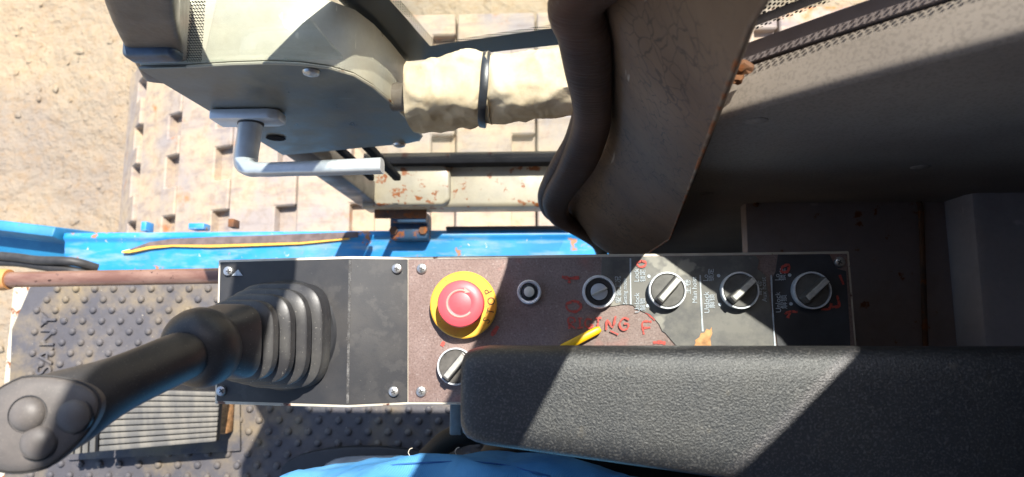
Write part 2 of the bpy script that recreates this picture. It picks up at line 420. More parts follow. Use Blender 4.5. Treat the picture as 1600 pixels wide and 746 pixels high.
# cloth
t = NT('canvas_cloth')
wz = t.n.new('ShaderNodeTexWave'); wz.inputs['Scale'].default_value = 420; t.L(t.pos, wz.inputs['Vector']); wz.bands_direction = 'DIAGONAL'
c = t.mix(t.ramp(t.noise(30, 5, .6), .4, .75), srgb(206, 190, 162), srgb(188, 166, 132)); t.col(c)
t.bump(wz.outputs['Fac'], .18, .0005); t.bump(t.noise(30, 4, .5), .4, .006); t.bump(t.noise(400, 2), .3, .0006); MAT['cloth'] = t.set(.9, 0, .1)
MAT['zip'] = plain('cable_tie_black', lin(.03, .032, .036), .35)
t = NT('denim')
wz = t.n.new('ShaderNodeTexWave'); wz.inputs['Scale'].default_value = 330; t.L(t.pos, wz.inputs['Vector']); wz.bands_direction = 'DIAGONAL'
c = t.mix(t.ramp(t.noise(16, 4), .35, .7), srgb(58, 134, 198), srgb(104, 170, 216))
c = t.mix(t.math('MULTIPLY', wz.outputs['Fac'], .3), c, srgb(120, 176, 214)); t.col(c); t.bump(wz.outputs['Fac'], .25, .0005); t.bump(t.noise(14, 3, .5, None, .6), .55, .012); MAT['denim'] = t.set(.85, 0, .2)
MAT['stitch'] = plain('navy_thread', srgb(50, 104, 164), .8)
MAT['thread'] = plain('loose_thread', srgb(220, 205, 180), .8)
MAT['shirt'] = plain('grey_shirt', srgb(90, 96, 104), .9)
MAT['skin'] = plain('skin', srgb(150, 104, 78), .55, var=.08)
MAT['hair'] = plain('hair', lin(.012, .01, .009), .5)
MAT['boot_leather'] = plain('boot_leather', lin(.2, .23, .28), .5, var=.35, scale=40)
MAT['alu'] = plain('satin_aluminium', lin(.66, .68, .70), .42, .45, .06, 90, .05)
MAT['lightgrey'] = plain('light_grey_bracket', lin(.3, .33, .36), .4)
MAT['roof'] = plain('roof_lining', srgb(84, 80, 78), .9)
MAT['white_paint_chip'] = plain('white_chip', srgb(225, 215, 190), .6)
# glass, printed border
def glass(name):
    t = NT(name); t.n.remove(t.b)
    tr = t.n.new('ShaderNodeBsdfTransparent'); tr.inputs[0].default_value = (.95, .97, .96, 1)
    gl = t.n.new('ShaderNodeBsdfGlossy'); gl.inputs['Roughness'].default_value = .02
    df = t.n.new('ShaderNodeBsdfDiffuse'); df.inputs[0].default_value = (.6, .52, .4, 1)
    fr = t.n.new('ShaderNodeLayerWeight'); fr.inputs[0].default_value = .5
    m = t.n.new('ShaderNodeMixShader'); t.L(t.math('ADD', t.math('MULTIPLY', t.math('POWER', fr.outputs['Facing'], 5.0), .6), .025), m.inputs[0]); t.L(tr.outputs[0], m.inputs[1]); t.L(gl.outputs[0], m.inputs[2])
    m2 = t.n.new('ShaderNodeMixShader'); t.L(t.ramp(t.noise(30, 5, .6),   .45, .8, 0.0, .05), m2.inputs[0]); t.L(m.outputs[0], m2.inputs[1]); t.L(df.outputs[0], m2.inputs[2])
    t.L(m2.outputs[0], t.out.inputs[0]); return t.m
def dots(name, pitch, rad):
    """black ceramic dots printed on glass, X-Z grid, every other row shifted"""
    t = NT(name); t.n.remove(t.b)
    s = t.n.new('ShaderNodeSeparateXYZ'); t.L(t.pos, s.inputs[0])
    zx = t.math('DIVIDE', s.outputs['X'], pitch); zz = t.math('DIVIDE', s.outputs['Z'], pitch * 2.2)
    row = t.math('FLOOR', zz); sh = t.math('MULTIPLY', t.math('MODULO', t.math('ABSOLUTE', row), 2.0), .5)
    fx = t.math('SUBTRACT', t.math('FRACT', t.math('ADD', zx, sh)), .5); fz = t.math('MULTIPLY', t.math('SUBTRACT', t.math('FRACT', zz), .5), .87)
    d = t.math('SQRT', t.math('ADD', t.math('MULTIPLY', fx, fx), t.math('MULTIPLY', fz, fz)))
    k = t.math('LESS_THAN', d, rad)
    tr = t.n.new('ShaderNodeBsdfTransparent'); df = t.n.new('ShaderNodeBsdfDiffuse'); df.inputs[0].default_value = (.02, .025, .03, 1)
    m = t.n.new('ShaderNodeMixShader'); t.L(k, m.inputs[0]); t.L(tr.outputs[0], m.inputs[1]); t.L(df.outputs[0], m.inputs[2]); t.L(m.outputs[0], t.out.inputs[0])
    return t.m
MAT['glass'] = glass('window_glass')
MAT['dots'] = dots('printed_glass_dots', .0024, .34)
MAT['frit'] = plain('black_glass_border', lin(.022, .03, .04), .25, bump=0)

# ================================================================== the setting: dirt ground
GZ = -1.65
bm = bmesh.new()
N = 120
def gh(x, y):
    return 0.03 * math.sin(1.7 * x + 0.6) * math.cos(1.3 * y) + 0.018 * math.sin(4.1 * x + 2.2 * y) + 0.012 * math.sin(7.3 * y - 3.1 * x)
xs = [-200, -60, -20, -9] + [-5 + 8 * i / N for i in range(N + 1)] + [9, 20, 60, 200]
vg = [[bm.verts.new((x, y, GZ + (gh(x, y) if -5 <= x <= 3 and -5 <= y <= 3 else 0) + random.uniform(-.004, .004))) for y in xs] for x in xs]
for i in range(len(xs) - 1):
    for j in range(len(xs) - 1):
        bm.faces.new((vg[i][j], vg[i + 1][j], vg[i + 1][j + 1], vg[i][j + 1]))
tag(from_bm('ground', bm, MAT['dirt'], None, True), 'sandy tan dirt ground in bright sun below the cab', None, None, 'structure')
bm = bmesh.new()
for k in range(500):
    x, y = random.uniform(-2.9, -1.2), random.uniform(-.2, 2.2); r = random.choice([.004, .004, .006, .006, .008, .010, .015]) * random.uniform(.7, 1.3)
    bmesh.ops.create_icosphere(bm, subdivisions=1, radius=r, matrix=Matrix.Translation((x, y, GZ + gh(x, y) + r * .2)) @ Matrix.Rotation(random.uniform(0, 6), 4, 'Z') @ Matrix.Diagonal((random.uniform(.8, 1.5), 1, random.uniform(.3, .55), 1)))
for v in bm.verts: v.co += V((random.uniform(-1, 1), random.uniform(-1, 1), random.uniform(-1, 1))) * .003
tag(from_bm('dirt_clods', bm, MAT['dirt'], None, True, 60), 'loose clods and pebbles scattered on the dirt', 'clods', None, 'stuff')

# ================================================================== crawler track
trk = empty('crawler_track', (0, .44, GZ), 'dusty tan steel crawler track with square notches beside the cab', 'track')
PIT = 0.215; TW = (0.02, 0.86)
def shoe_mesh():
    bm = bmesh.new(); h = PIT / 2 - .003
    add_box(bm, V((0, (TW[0] + TW[1]) / 2, -.043)), (PIT - .002, TW[1] - TW[0] - .01, .03))
    slots = [(.08, .16), (.262, .338), (.425, .52), (.578, .648), (.735, .80)]
    pts = [(-h, TW[0]), (h, TW[0])]
    for a, b in slots: pts += [(h, a), (h - .062, a), (h - .062, b), (h, b)]
    pts += [(h, TW[1]), (-h, TW[1])]
    lo = [bm.verts.new((x, y, -.04)) for x, y in pts]; hi = [bm.verts.new((x, y, 0)) for x, y in pts]
    n = len(pts); bm.faces.new(hi); bm.faces.new(list(reversed(lo)))
    for i in range(n): bm.faces.new((lo[i], lo[(i + 1) % n], hi[(i + 1) % n], hi[i]))
    bmesh.ops.recalc_face_normals(bm, faces=bm.faces)
    bevel_bm(bm, .004, 1, 40)
    bmesh.ops.triangulate(bm, faces=[f for f in bm.faces if len(f.verts) > 4])
    me = bpy.data.meshes.new('track_shoe'); bm.to_mesh(me); bm.free(); me.materials.append(MAT['track']); return me
shoe = shoe_mesh()
def track_path(s):
    """arc length from X=-0.42 towards -X: flat, long gentle drop, tight end"""
    x, z, ang = -.42, -.50, 0.0; ds = .005; d = 0
    if s < 0: return x - s, z, 0.0
    while d < s:
        k = 1 / 1.42 if d < .93 else 1 / .36
        ang += ds * k; x -= math.cos(ang) * ds; z -= math.sin(ang) * ds; d += ds
    return x, z, ang
for k in range(-8, 10):
    s = k * PIT + .135
    x, z, ang = track_path(s)
    o = place('track_shoe', shoe, MAT['track'], (x, 0, z), trk, (0, -ang, 0))
for yy in (.3, .56):
    pts = [(track_path(s)[0] + math.sin(track_path(s)[2]) * .11, yy, track_path(s)[1] - math.cos(track_path(s)[2]) * .11) for s in [-1.6, -.6, 0, .2, .4, .6, .8, .9, 1.0, 1.1, 1.25, 1.4]]
    tube('chain_link', pts, .035, MAT['track_dark'], trk, 8)
box('track_frame', (.3, .43, -.98), (1.9, .36, .5), MAT['track_dark'], trk, .02)
# wheel that the track turns round
me = lathe_mesh('idler_wheel', [(0, -.1), (.30, -.1), (.33, -.08), (.33, .08), (.30, .1), (0, .1)], 32)
place('idler_wheel', me, MAT['track_dark'], (-1.06, .43, -1.16), trk, (math.pi / 2, 0, 0))

# ================================================================== blue deck outside the cab
ZD = -.14
deck = empty('side_deck', (-.1, .18, ZD - .12), 'bright blue painted deck edge running under the cab door', 'deck')
def band(px_pts_top, px_pts_bot, z0, z1):
    return [P(x, y, z0) for x, y in px_pts_top], [P(x, y, z1) for x, y in px_pts_bot]
# section across Y: outer lip, groove, sloping top
x0, x1 = P(98, 385, ZD).x, 0.16
ylip = P(400, 362, ZD).y
sec = [(ylip, ZD - .1), (ylip, ZD), (ylip - .012, ZD + .003), (ylip - .020, ZD - .004), (ylip - .032, ZD - .004), (ylip - .085, ZD - .014), (ylip - .12, ZD - .016), (ylip - .12, ZD - .1)]
prism('deck_beam', [(x0, y, z) for y, z in sec], (x1 - x0, 0, 0), MAT['blue'], deck, .003, 2)
sec = [(ylip + .018, ZD - .11), (ylip + .010, ZD + .018), (ylip - .012, ZD + .022), (ylip - .020, ZD - .03), (ylip - .07, ZD - .05), (ylip - .07, ZD - .11)]
o = prism('front_beam', [(-.62, y, z) for y, z in sec], (.619, 0, 0), MAT['blue_dull'], deck, .004, 2)
o.location = (x0 - .006, .006, 0); o.rotation_euler = (0, 0, 0)
o.matrix_basis = Matrix.Translation((x0 - .006, ylip, 0)) @ Matrix.Rotation(math.radians(-7), 4, 'Z') @ Matrix.Translation((0, -ylip, 0))
# strip of old rubber and its yellow glue line
yv = lambda x, y: P(x, y, ZD)
zs = ZD + .003
def ribbon(name, top, bot, dz, mat, parent, th=.002):
    n = len(top); bm = bmesh.new()
    a = [bm.verts.new(V(p) + V((0, 0, dz))) for p in top]; b = [bm.verts.new(V(p) + V((0, 0, dz))) for p in bot]
    c2 = [bm.verts.new(V(p) + V((0, 0, dz - th))) for p in top]; d2 = [bm.verts.new(V(p) + V((0, 0, dz - th))) for p in bot]
    for i in range(n - 1):
        for q in ((a, b), (b, d2), (d2, c2), (c2, a)): bm.faces.new((q[0][i], q[0][i + 1], q[1][i + 1], q[1][i]))
    bm.faces.new((a[0], b[0], d2[0], c2[0])); bm.faces.new((a[-1], b[-1], d2[-1], c2[-1]))
    return from_bm(name, bm, mat, parent)
st_t = [(205, 390), (235, 379), (270, 374), (330, 371), (400, 369), (470, 366), (560, 363)]
st_b = [(205, 392), (235, 385), (270, 383), (330, 383), (400, 381), (470, 379), (560, 371)]
MAT['old_strip'] = plain('old_rubber_strip', srgb(98, 84, 82), .8, var=.35, scale=50)
MAT['glue'] = plain('yellow_glue', srgb(232, 176, 74), .7, var=.2, scale=80)
ribbon('rubber_strip', [P(x, y, ZD) for x, y in st_t], [P(x, y, ZD) for x, y in st_b], .0046, MAT['old_strip'], deck, .012)
gl_t = [(192, 393), (205, 390), (235, 384), (270, 382), (330, 382), (400, 380), (470, 377), (545, 370)]
gl_b = [(a_, b_ + random.uniform(-.6, .6)) for a_, b_ in [(192, 396), (205, 395), (235, 389), (270, 386), (330, 387), (400, 385), (470, 382), (545, 374)]]
ribbon('glue_line', [P(x, y, ZD) for x, y in gl_t], [P(x, y, ZD) for x, y in gl_b], .0036, MAT['glue'], deck, .012)
for (x, y, wd, ht, m) in ((226, 357, 9, 16, 'blue'), (308, 357, 26, 10, 'blue'), (362, 352, 10, 14, 'rust_lip')):
    c = P(x, y, ZD - .01); box('deck_bracket', c + V((0, .004, -.01)), (wd * .0013, ht * .0013, .03), MAT[m], deck, .002)
# hoses beside the deck
for k, (pts, z, r) in enumerate((([(-60, 396), (20, 402), (60, 407), (113, 409)], -.01, .0085), ([(-60, 410), (20, 410), (70, 417), (118, 424)], -.02, .0085))):
    pp = [P(x, y, z) for x, y in pts]; pp.append(pp[-1] + V((.03, -.01, -.03)))
    tag(tube('rubber_hose', catmull(pp, 5), r, MAT['hose'], None, 12), ['black rubber hose lying against the blue deck, outer of the pair', 'black rubber hose next to the brown pipe, inner of the pair'][k], 'hose', 'hoses at the front of the cab floor')

# ================================================================== crane cab shell
cab = empty('crane_cab', (.1, -.3, -.1), 'crane cab body with cracked grey brown door pillar and dark side wall', 'cab')
box('floor_panel', (-.02, -.43, -.03), (1.98, 1.04, .05), MAT['floor'], cab, .004)
box('floor_edge', (.57, .13, -.03), (.82, .075, .05), MAT['dark_panel'], cab, .003)
box('roof', (.2, -.33, 1.78), (1.7, 1.26, .05), MAT['roof'], cab, .01)
box('rear_wall', (.99, -.35, .86), (.04, 1.2, 1.78), MAT['dark_panel'], cab, .006)
box('far_side_wall', (.2, -.955, .70), (1.6, .03, 1.46), MAT['dark_panel'], cab, .006)
# door pillar: front edge follows the seal, rear edge straight
fr_px = [(943, 0, .20), (950, 60, .20), (954, 134, .20), (951, 209, .20), (930, 262, .20), (900, 300, .197), (884, 322, .19), (892, 349, .175), (943, 375, .158), (951, 400, .145)]
F = [PY(x, y, Y) for x, y, Y in fr_px]
topF = [V((.075, .2, 1.76)), V((.074, .2, 1.40)), V((.070, .2, 1.15)), V((.062, .2, 1.0)), V((.050, .2, .91))]
F = catmull(topF + F, 5)
rear = lambda z: V((.160 - .130 * (z - .37) if z < 1.0 else .0781 - .02 * (z - 1.0), .115, z)) if z > .37 else V((.160 - .05 * (.37 - z), .115, z))
bm = bmesh.new(); G = []
NC = 10
for p in F:
    q = rear(p.z); row = []
    for j in range(NC + 1):
        u = j / NC; m = p.lerp(q, u)
        bul = math.sin(math.pi * u) * (.004 + .007 * max(0, min(1, (.55 - p.z) / .4)))
        m += V((-.35 * bul, -bul, 0)); row.append(bm.verts.new(m))
    G.append(row)
fs = []
for a, b in zip(G, G[1:]):
    for j in range(NC): fs.append(bm.faces.new((a[j], a[j + 1], b[j + 1], b[j])))
bmesh.ops.recalc_face_normals(bm, faces=bm.faces)
r = bmesh.ops.extrude_face_region(bm, geom=list(bm.faces))
for v in [g for g in r['geom'] if isinstance(g, bmesh.types.BMVert)]: v.co += V((.012, .022, 0))
from_bm('pillar_panel', bm, MAT['pillar'], cab, True, 50)
# rusty light rear edge of the pillar
tube('pillar_edge', [rear(z) + V((.0008, .0004, 0)) for z in (-.05, .2, .4, .6, .8, 1.0, 1.3, 1.7)], .0013, MAT['rust_edge'], cab, 8)
# solid behind the pillar so that it carries the roof
prism('pillar_core', [(.060, .212, .95), (.085, .212, .95), (.085, .150, .95), (.074, .150, .95)], (0, 0, .8), MAT['grey_post'], cab, .003)
# double door seal
sp_ = [(903, 0, .2, .0170), (912, 54, .2, .0174), (919, 107, .2, .0176), (925, 165, .2, .0168), (922, 205, .2, .0185), (902, 257, .198, .0215), (876, 298, .194, .0205), (868, 320, .188, .0185), (878, 343, .177, .0160), (908, 360, .166, .0130), (934, 380, .155, .0110), (942, 404, .144, .0100)]
sq_ = [PY(x, y, Y - .006) for x, y, Y, r_ in sp_]; sr_ = [r_ for x, y, Y, r_ in sp_]
up_ = [V((sq_[0].x + dx, .197, z)) for dx, z in ((.040, 1.75), (.040, 1.4), (.040, 1.15), (.038, 1.0), (.028, .92))]
both = catmull([V((p.x, p.y, p.z)) for p in up_ + sq_], 6); rads = [p.x for p in catmull([V((r_, 0, 0)) for r_ in [.015, .015, .015, .016, .017] + sr_], 6)]
secs = []
for i_, p_ in enumerate(both):
    d_ = (both[min(i_ + 1, len(both) - 1)] - both[max(i_ - 1, 0)]).normalized(); vv = (V((0, 1, 0)) - d_ * d_.y).normalized(); uu = vv.cross(d_).normalized()
    secs.append((p_, uu, vv, rads[i_], min(.012, rads[i_]), 2.5))
loft('door_seal', secs, MAT['seal'], cab, 24, True, 70)
lip_ = [PY(x, y, Y) for x, y, Y in ((916, 150, .205), (906, 185, .203), (892, 222, .202), (870, 258, .200), (854, 290, .197), (849, 310, .192), (855, 330, .183), (872, 345, .174))]
tube('door_seal_lip', catmull(lip_, 5), .0085, MAT['seal'], cab, 14)
tube('door_seal_bead', catmull([p + V((.013, -.012, -.002)) for p in lip_[1:7]], 5), .0055, MAT['seal'], cab, 12)
# side wall with the quarter window
hole = [(.104, .792), (.123, .814), (.17, .866), (.234, .932), (.268, .970), (.293, 1.02), (.305, 1.07), (.308, 1.12), (.301, 1.176), (.285, 1.24), (.26, 1.33), (.22, 1.45), (.17, 1.55), (.11, 1.61), (.084, 1.61)]
hole = [(p.x, p.y) for p in catmull([V((x, z, 0)) for x, z in hole], 3)]
outer = [(.166, .0), (1.0, .0), (1.0, 1.74), (.072, 1.74), (.078, 1.2), (.086, .9), (.099, .72), (.124, .5), (.140, .3)]
plate2d('side_wall', [(.155, -.05), (1.01, -.05), (1.01, 1.76), (.070, 1.76), (.070, .9), (.077, .72), (.122, .5)], [hole], .185, .172, MAT['dark_panel'], cab)
plate2d('inner_trim', outer, [hole], .1715, .141, MAT['trim'], cab, .006)
# quarter window glass with printed border
def off_line(d, n=10):
    out = []
    H = [V((x, 0, z)) for x, z in hole if z < .965 and x > .1]
    for i, p in enumerate(H):
        t_ = (H[min(i + 1, len(H) - 1)] - H[max(i - 1, 0)]).normalized(); out.append(p + V((-t_.z, 0, t_.x)) * d)
    return out
def frit_band(name, d0, d1, y, mat, parent):
    a = [V((p.x, y, p.z)) for p in off_line(d0)]; b = [V((p.x, y, p.z)) for p in off_line(d1)]
    bm = bmesh.new(); va = [bm.verts.new(p) for p in a]; vb = [bm.verts.new(p) for p in b]
    for i in range(len(a) - 1): bm.faces.new((va[i], va[i + 1], vb[i + 1], vb[i]))
    return from_bm(name, bm, mat, parent)
qg = prism('quarter_window', [(x, .193, z) for x, z in hole], (0, .003, 0), MAT['glass'], cab)
frit_band('glass_border', .004, .016, .1922, MAT['frit'], qg)
frit_band('dotted_border', .000, .004, .1920, MAT['dots'], qg)
frit_band('dotted_border', .016, .028, .1920, MAT['dots'], qg)
# rusty broken corner of the sill
for (x, y, s) in ((1152, 122, .006), (1160, 106, .007), (1138, 160, .004)):
    c = PY(x, y, .16); bm = bmesh.new(); bmesh.ops.create_icosphere(bm, subdivisions=2, radius=s)
    for v in bm.verts: v.co = c + V((v.co.x * .9, v.co.y * .6, v.co.z * .5)) + V((random.uniform(-1, 1), random.uniform(-1, 1), random.uniform(-1, 1))) * s * .22
    from_bm('rust_flake', bm, MAT['rust_lip'], cab)
# slotted trim clips on the dark wall
for (x, y) in ((1182, 190), (1438, 262), (1105, 304)):
    c = PY(x, y, .1405); place('trim_clip', lathe_mesh('trim_clip', [(0, .0012), (.005, .001), (.0075, 0), (.0075, -.004)], 20), MAT['trim'], c, cab, (math.pi / 2, 0, 0))
# shelf with a raised rusty lip and the grey box behind it
zsh = .50
box('rear_shelf', (.33, -.1, zsh - .012), (.215, .49, .02), MAT['shelf'], cab, .002)
lip = catmull([P(1180, 322, zsh), P(1196, 309, zsh), P(1300, 305, zsh), P(1420, 304, zsh), P(1436, 316, zsh), P(1440, 360, zsh), P(1446, 540, zsh), P(1450, 640, zsh)], 4)
tube('shelf_lip', lip, .0028, MAT['rust_lip'], cab, 8)
xb = P(1522, 300, .55).x
box('rear_box', (xb + .25, -.16, .27), (.5, .618, .55), MAT['rear_box'], cab, .008)
for (x, y) in ((1555, 283),):
    place('screw', lathe_mesh('recessed_screw', [(.0105, .0012), (.0085, .002), (.0075, -.0), (0, -.001)], 20), MAT['screw_dark'], P(x, y, .551) , cab)
box('box_side_plate', (xb - .012, -.16, .25), (.02, .60, .48), MAT['dark_panel'], cab, .006)
place('side_plate_hole', lathe_mesh('side_plate_hole', [(.011, .001), (.009, .002), (.008, 0), (0, -.001)], 20), MAT['rust_lip'], P(1490, 300, .4915), cab)

# ================================================================== floor mat
ZM = .006
mat_o = empty('floor_mat', (-.55, -.1, 0), 'grey rubber floor mat with round studs and raised lettering under the joystick', 'floor mat')
mp = [P(x, y, ZM) for x, y in ((10, 700), (14, 610), (18, 515), (46, 450), (60, 436), (600, 432), (900, 432))]
mpoly = mp + [V((.05, -.5, ZM)), V((P(8, 760, ZM).x, -.5, ZM))]
prism('mat_sheet', mpoly, (0, 0, -.005), MAT['mat'], mat_o, .0015)
bm = bmesh.new(); cnt = 0
def inside(p):
    return p.x > -.965 and not (-.99 < p.x < -.93 and p.y > .005 and p.y > -.0 + (p.x + .99) * 1.9)
TX0, TX1, TY0, TY1 = P(52, 0, ZM).x, P(90, 0, ZM).x, P(0, 592, ZM).y, P(0, 460, ZM).y
sp, rw = .0362, .0198
for j in range(-26, 6):
    for i in range(0, 28):
        x = -.985 + i * sp + (j % 2) * sp / 2; y = j * rw + .002
        if x > .02 or not inside(V((x, y, 0))): continue
        if TX0 - .006 < x < TX1 + .006 and TY0 - .006 < y < TY1 + .006: continue
        r0 = .0068; base = None; rings = []
        for (r, z) in ((r0, ZM), (r0 * .92, ZM + .0035), (r0 * .62, ZM + .0055), (0, ZM + .006)):
            if r == 0: rings.append([bm.verts.new((x, y, z))])
            else: rings.append([bm.verts.new((x + r * math.cos(k * math.pi / 5), y + r * math.sin(k * math.pi / 5), z)) for k in range(10)])
        for a, b in zip(rings, rings[1:]):
            for k in range(10):
                f = [a[k], a[(k + 1) % 10]] + ([b[(k + 1) % 10], b[k]] if len(b) > 1 else [b[0]])
                bm.faces.new(f)
tag(from_bm('mat_studs', bm, MAT['mat'], mat_o, True, 60), kind='stuff')
text('raised_lettering', 'SANY', P(70, 588, ZM + .002), .042, math.pi / 2, MAT['mat'], mat_o, .0035, 'LEFT', 1.12)

# ================================================================== pedal
ped = empty('foot_pedal', tuple(P(250, 660, .01)), 'ridged grey rubber foot pedal on the floor mat below the joystick grip', 'pedal')
zp = .085
prism('base_plate', [P(x, y, .014) for x, y in ((105, 720), (375, 705), (374, 600), (105, 600))], (0, 0, -.006), MAT['mat'], ped, .0015)
c00, c10, c11, c01 = P(157, 706, zp), P(339, 690, zp + .004), P(345, 612, zp + .02), P(160, 606, zp + .02)
prism('tread_plate', [c00, c10, c11, c01], (0, 0, -.012), MAT['rubber'], ped, .002)
NR = 10
for k in range(NR):
    u0, u1 = (k + .07) / NR, (k + .90) / NR
    q = [c00.lerp(c01, u0), c10.lerp(c11, u0), c10.lerp(c11, u1), c00.lerp(c01, u1)]
    prism('tread_ridge', [p + V((0, 0, .0045)) for p in q], (0, 0, -.0045), MAT['pedal'], ped, .0016)
d00, d10, d11, d01 = P(95, 712, zp), P(152, 706, zp), P(155, 606, zp + .02), P(98, 606, zp + .02)
prism('side_tread', [d00, d10, d11, d01], (0, 0, -.012), MAT['rubber'], ped, .002)
for k in range(5):
    u0, u1 = (k + .1) / 5, (k + .85) / 5
    prism('side_ridge', [p + V((0, 0, .004)) for p in (d00.lerp(d10, u0), d00.lerp(d10, u1), d01.lerp(d11, u1), d01.lerp(d11, u0))], (0, 0, -.004), MAT['pedal'], ped, .0014)
box('pedal_arm', (c00 + c11) / 2 + V((0, .02, -.045)), (.06, .03, .075), MAT['rubber'], ped, .004)
box('foam_pad', P(353, 650, .03), (.018, .060, .028), MAT['orange'], ped, .004)

# ================================================================== brown pipe
zpi = .36
a, b = P(-70, 439, zpi), P(420, 430, zpi)
pip = empty('rail_pipe', tuple(a), 'rusty brown metal rail pipe running into the front of the console', 'pipe')
tube('pipe_tube', [a.lerp(b, k / 12) for k in range(13)], .0105, MAT['pipe'], pip, 20)
e0 = P(-60, 438, zpi); e1 = P(15, 437, zpi)
tube('end_collar', [e0, e0.lerp(e1, .9), e1], [.0148, .0148, .0135], MAT['pipe_end'], pip, 24)
box('pipe_bracket', e0 + V((-.035, 0, 0)), (.09, .034, .034), MAT['blue_dull'], pip, .004)

# ================================================================== control console
ZC = .67
con = empty('control_console', (.0, .0, ZC - .12), 'long control console with black front plate and worn brown switch panel', 'console')
tray_px = [(341, 407, -.008), (556, 401, .012), (640, 402, .002), (1322, 393.5, 0), (1330, 398, 0), (1347, 634, 0), (642, 632, .002), (545, 637, .012), (336, 630, -.008)]
def polyslab(name, pts, th, mat, parent, bev=.001):
    bm = bmesh.new(); a = [bm.verts.new(p) for p in pts]; b = [bm.verts.new(V(p) - V((0, 0, th))) for p in pts]; n = len(pts)
    return bm, a, b
def strip_slab(name, top, bot, th, mat, parent, bev=.0012):
    """panel made of quads between two polylines, with thickness"""
    bm = bmesh.new()
    A = [bm.verts.new(p) for p in top]; B = [bm.verts.new(p) for p in bot]
    A2 = [bm.verts.new(V(p) - V((0, 0, th))) for p in top]; B2 = [bm.verts.new(V(p) - V((0, 0, th))) for p in bot]
    for i in range(len(A) - 1):
        for q in ((A, B), (B, B2), (B2, A2), (A2, A)): bm.faces.new((q[0][i], q[0][i + 1], q[1][i + 1], q[1][i]))
    bm.faces.new((A[0], B[0], B2[0], A2[0])); bm.faces.new((A[-1], B[-1], B2[-1], A2[-1]))
    bmesh.ops.recalc_face_normals(bm, faces=bm.faces); bevel_bm(bm, bev, 2, 50)
    return from_bm(name, bm, mat, parent, True, 40)
C3 = lambda x, y, dz=0: P(x, y, ZC + dz)
strip_slab('console_tray', [C3(341, 406.5, -.0093), C3(548, 400.5, .0112), C3(640, 401.5, 0), C3(1327, 392.5, 0)],
           [C3(335, 631.5, -.0093), C3(543, 637.5, .0112), C3(642, 632.5, 0), C3(1346.5, 635, 0)], .10, MAT['tray'], con, .0012)
bend = [(344, 410, 338, 627, -.0085), (544, 404.5, 540, 632.9, .0120), (547, 404.4, 543, 633, .0123), (550, 404.5, 546, 632.9, .0120), (637, 405.5, 637, 629, .001)]
strip_slab('front_plate', [C3(a_, b_, d_) for a_, b_, c_, e_, d_ in bend], [C3(c_, e_, d_) for a_, b_, c_, e_, d_ in bend], .002, MAT['black_plate'], con, .0006)
strip_slab('switch_panel', [C3(637.4, 405.5, .001), C3(1324, 396.5, .001)], [C3(637.4, 629, .001), C3(1344, 630, .001)], .003, MAT['brown_panel'], con, .0008)
strip_slab('crease_highlight', [C3(x, 406, dz) for x, dz in ((545, .01262), (549, .01262))], [C3(x - 4, 631, dz) for x, dz in ((545, .01262), (549, .01262))], .0006, MAT['crease'], con, 0)  # bright line of the bevel, a highlight painted as a thin pale strip
# torn label film on the right-hand part of the panel
film = [(940, 402), (985, 401.5), (1180, 399), (1186, 407), (1183, 420), (1196, 432), (1202, 470), (1206, 500), (1214, 540), (1214, 629), (1070, 629), (1060, 556), (1056, 540), (1047, 530), (1040, 521), (1035, 518), (1030, 508), (1022, 498), (1014, 491), (1004, 487), (1000, 484), (996, 484), (990, 478), (984, 475.5), (972, 475.5), (958, 478), (945, 480), (938, 470)]
film = [(x + random.uniform(-.8, .8), y + random.uniform(-.8, .8)) for x, y in film]
prism('label_film', [C3(x, y, .0022) for x, y in film], (0, 0, -.0009), MAT['film'], con, 0, smooth=False)
film2 = [(1216, 398), (1296, 397.5), (1300, 406), (1308, 420), (1322, 424), (1328, 520), (1331, 629), (1218, 629), (1215, 540), (1207, 470), (1204, 440), (1212, 425)]
prism('label_film', [C3(x, y, .0022) for x, y in film2], (0, 0, -.0009), MAT['film_black'], con, 0, smooth=False)
prism('primer_patch', [C3(x, y, .0026) for x, y in ((1082, 546), (1087, 536), (1086, 532), (1093, 527), (1095, 521), (1101, 520), (1104, 514), (1109, 516), (1112, 511), (1113, 521), (1110, 529), (1112, 546))], (0, 0, -.0003), MAT['orange'], con, 0, smooth=False)
for q in (((985, 404), (985.5, 476)), ((1094, 430), (1095.5, 470), (1098, 518)), ((1205, 430), (1207, 480), (1211, 541))):
    strokes('white_line', [list(q)], 2.2, ZC + .0028, MAT['white_print'], con)
zt = ZC + .0028; H = math.pi / 2
def ctext(body, x, y, size, mat='white_print', sx=1.0): text('printed_text', body, P(x, y, zt), size * .92, H, MAT[mat], con, .0001, 'LEFT', sx)
ctext('安装工况', 967, 474, .0062); ctext('Setting mode', 977, 476, .0052, sx=.86)
ctext('Lock', 995, 441, .0062); ctext('锁定', 1005, 441, .0058); ctext('Unlock', 996, 489, .0062); ctext('解锁', 1005, 486, .0058)
ctext('主卷', 1075, 460, .0068); ctext('Main hoist', 1086, 474, .0062, sx=.92)
ctext('Lo', 1103, 440, .0062); ctext('锁定', 1112, 440, .0058); ctext('Unlock', 1105, 490, .0064, sx=1.05); ctext('解锁', 1113, 482, .0064)
ctext('副卷', 1186, 462, .0068); ctext('Aux hoist', 1195, 472, .0062, sx=.92)
ctext('Lo', 1215, 439, .0062); ctext('锁定', 1224, 439, .0058); ctext('Unlock', 1217, 489, .0064); ctext('解锁', 1226, 483, .0064)
dotm = lathe_mesh('index_dot', [(.0014, -.0005), (.0014, 0), (0, 0)], 14)
for (x, y) in ((1014, 432), (1012, 478), (1123, 431), (1125, 476), (1234, 430), (1236, 475)): place('index_dot', dotm, MAT['white_print'], P(x, y, zt), con)
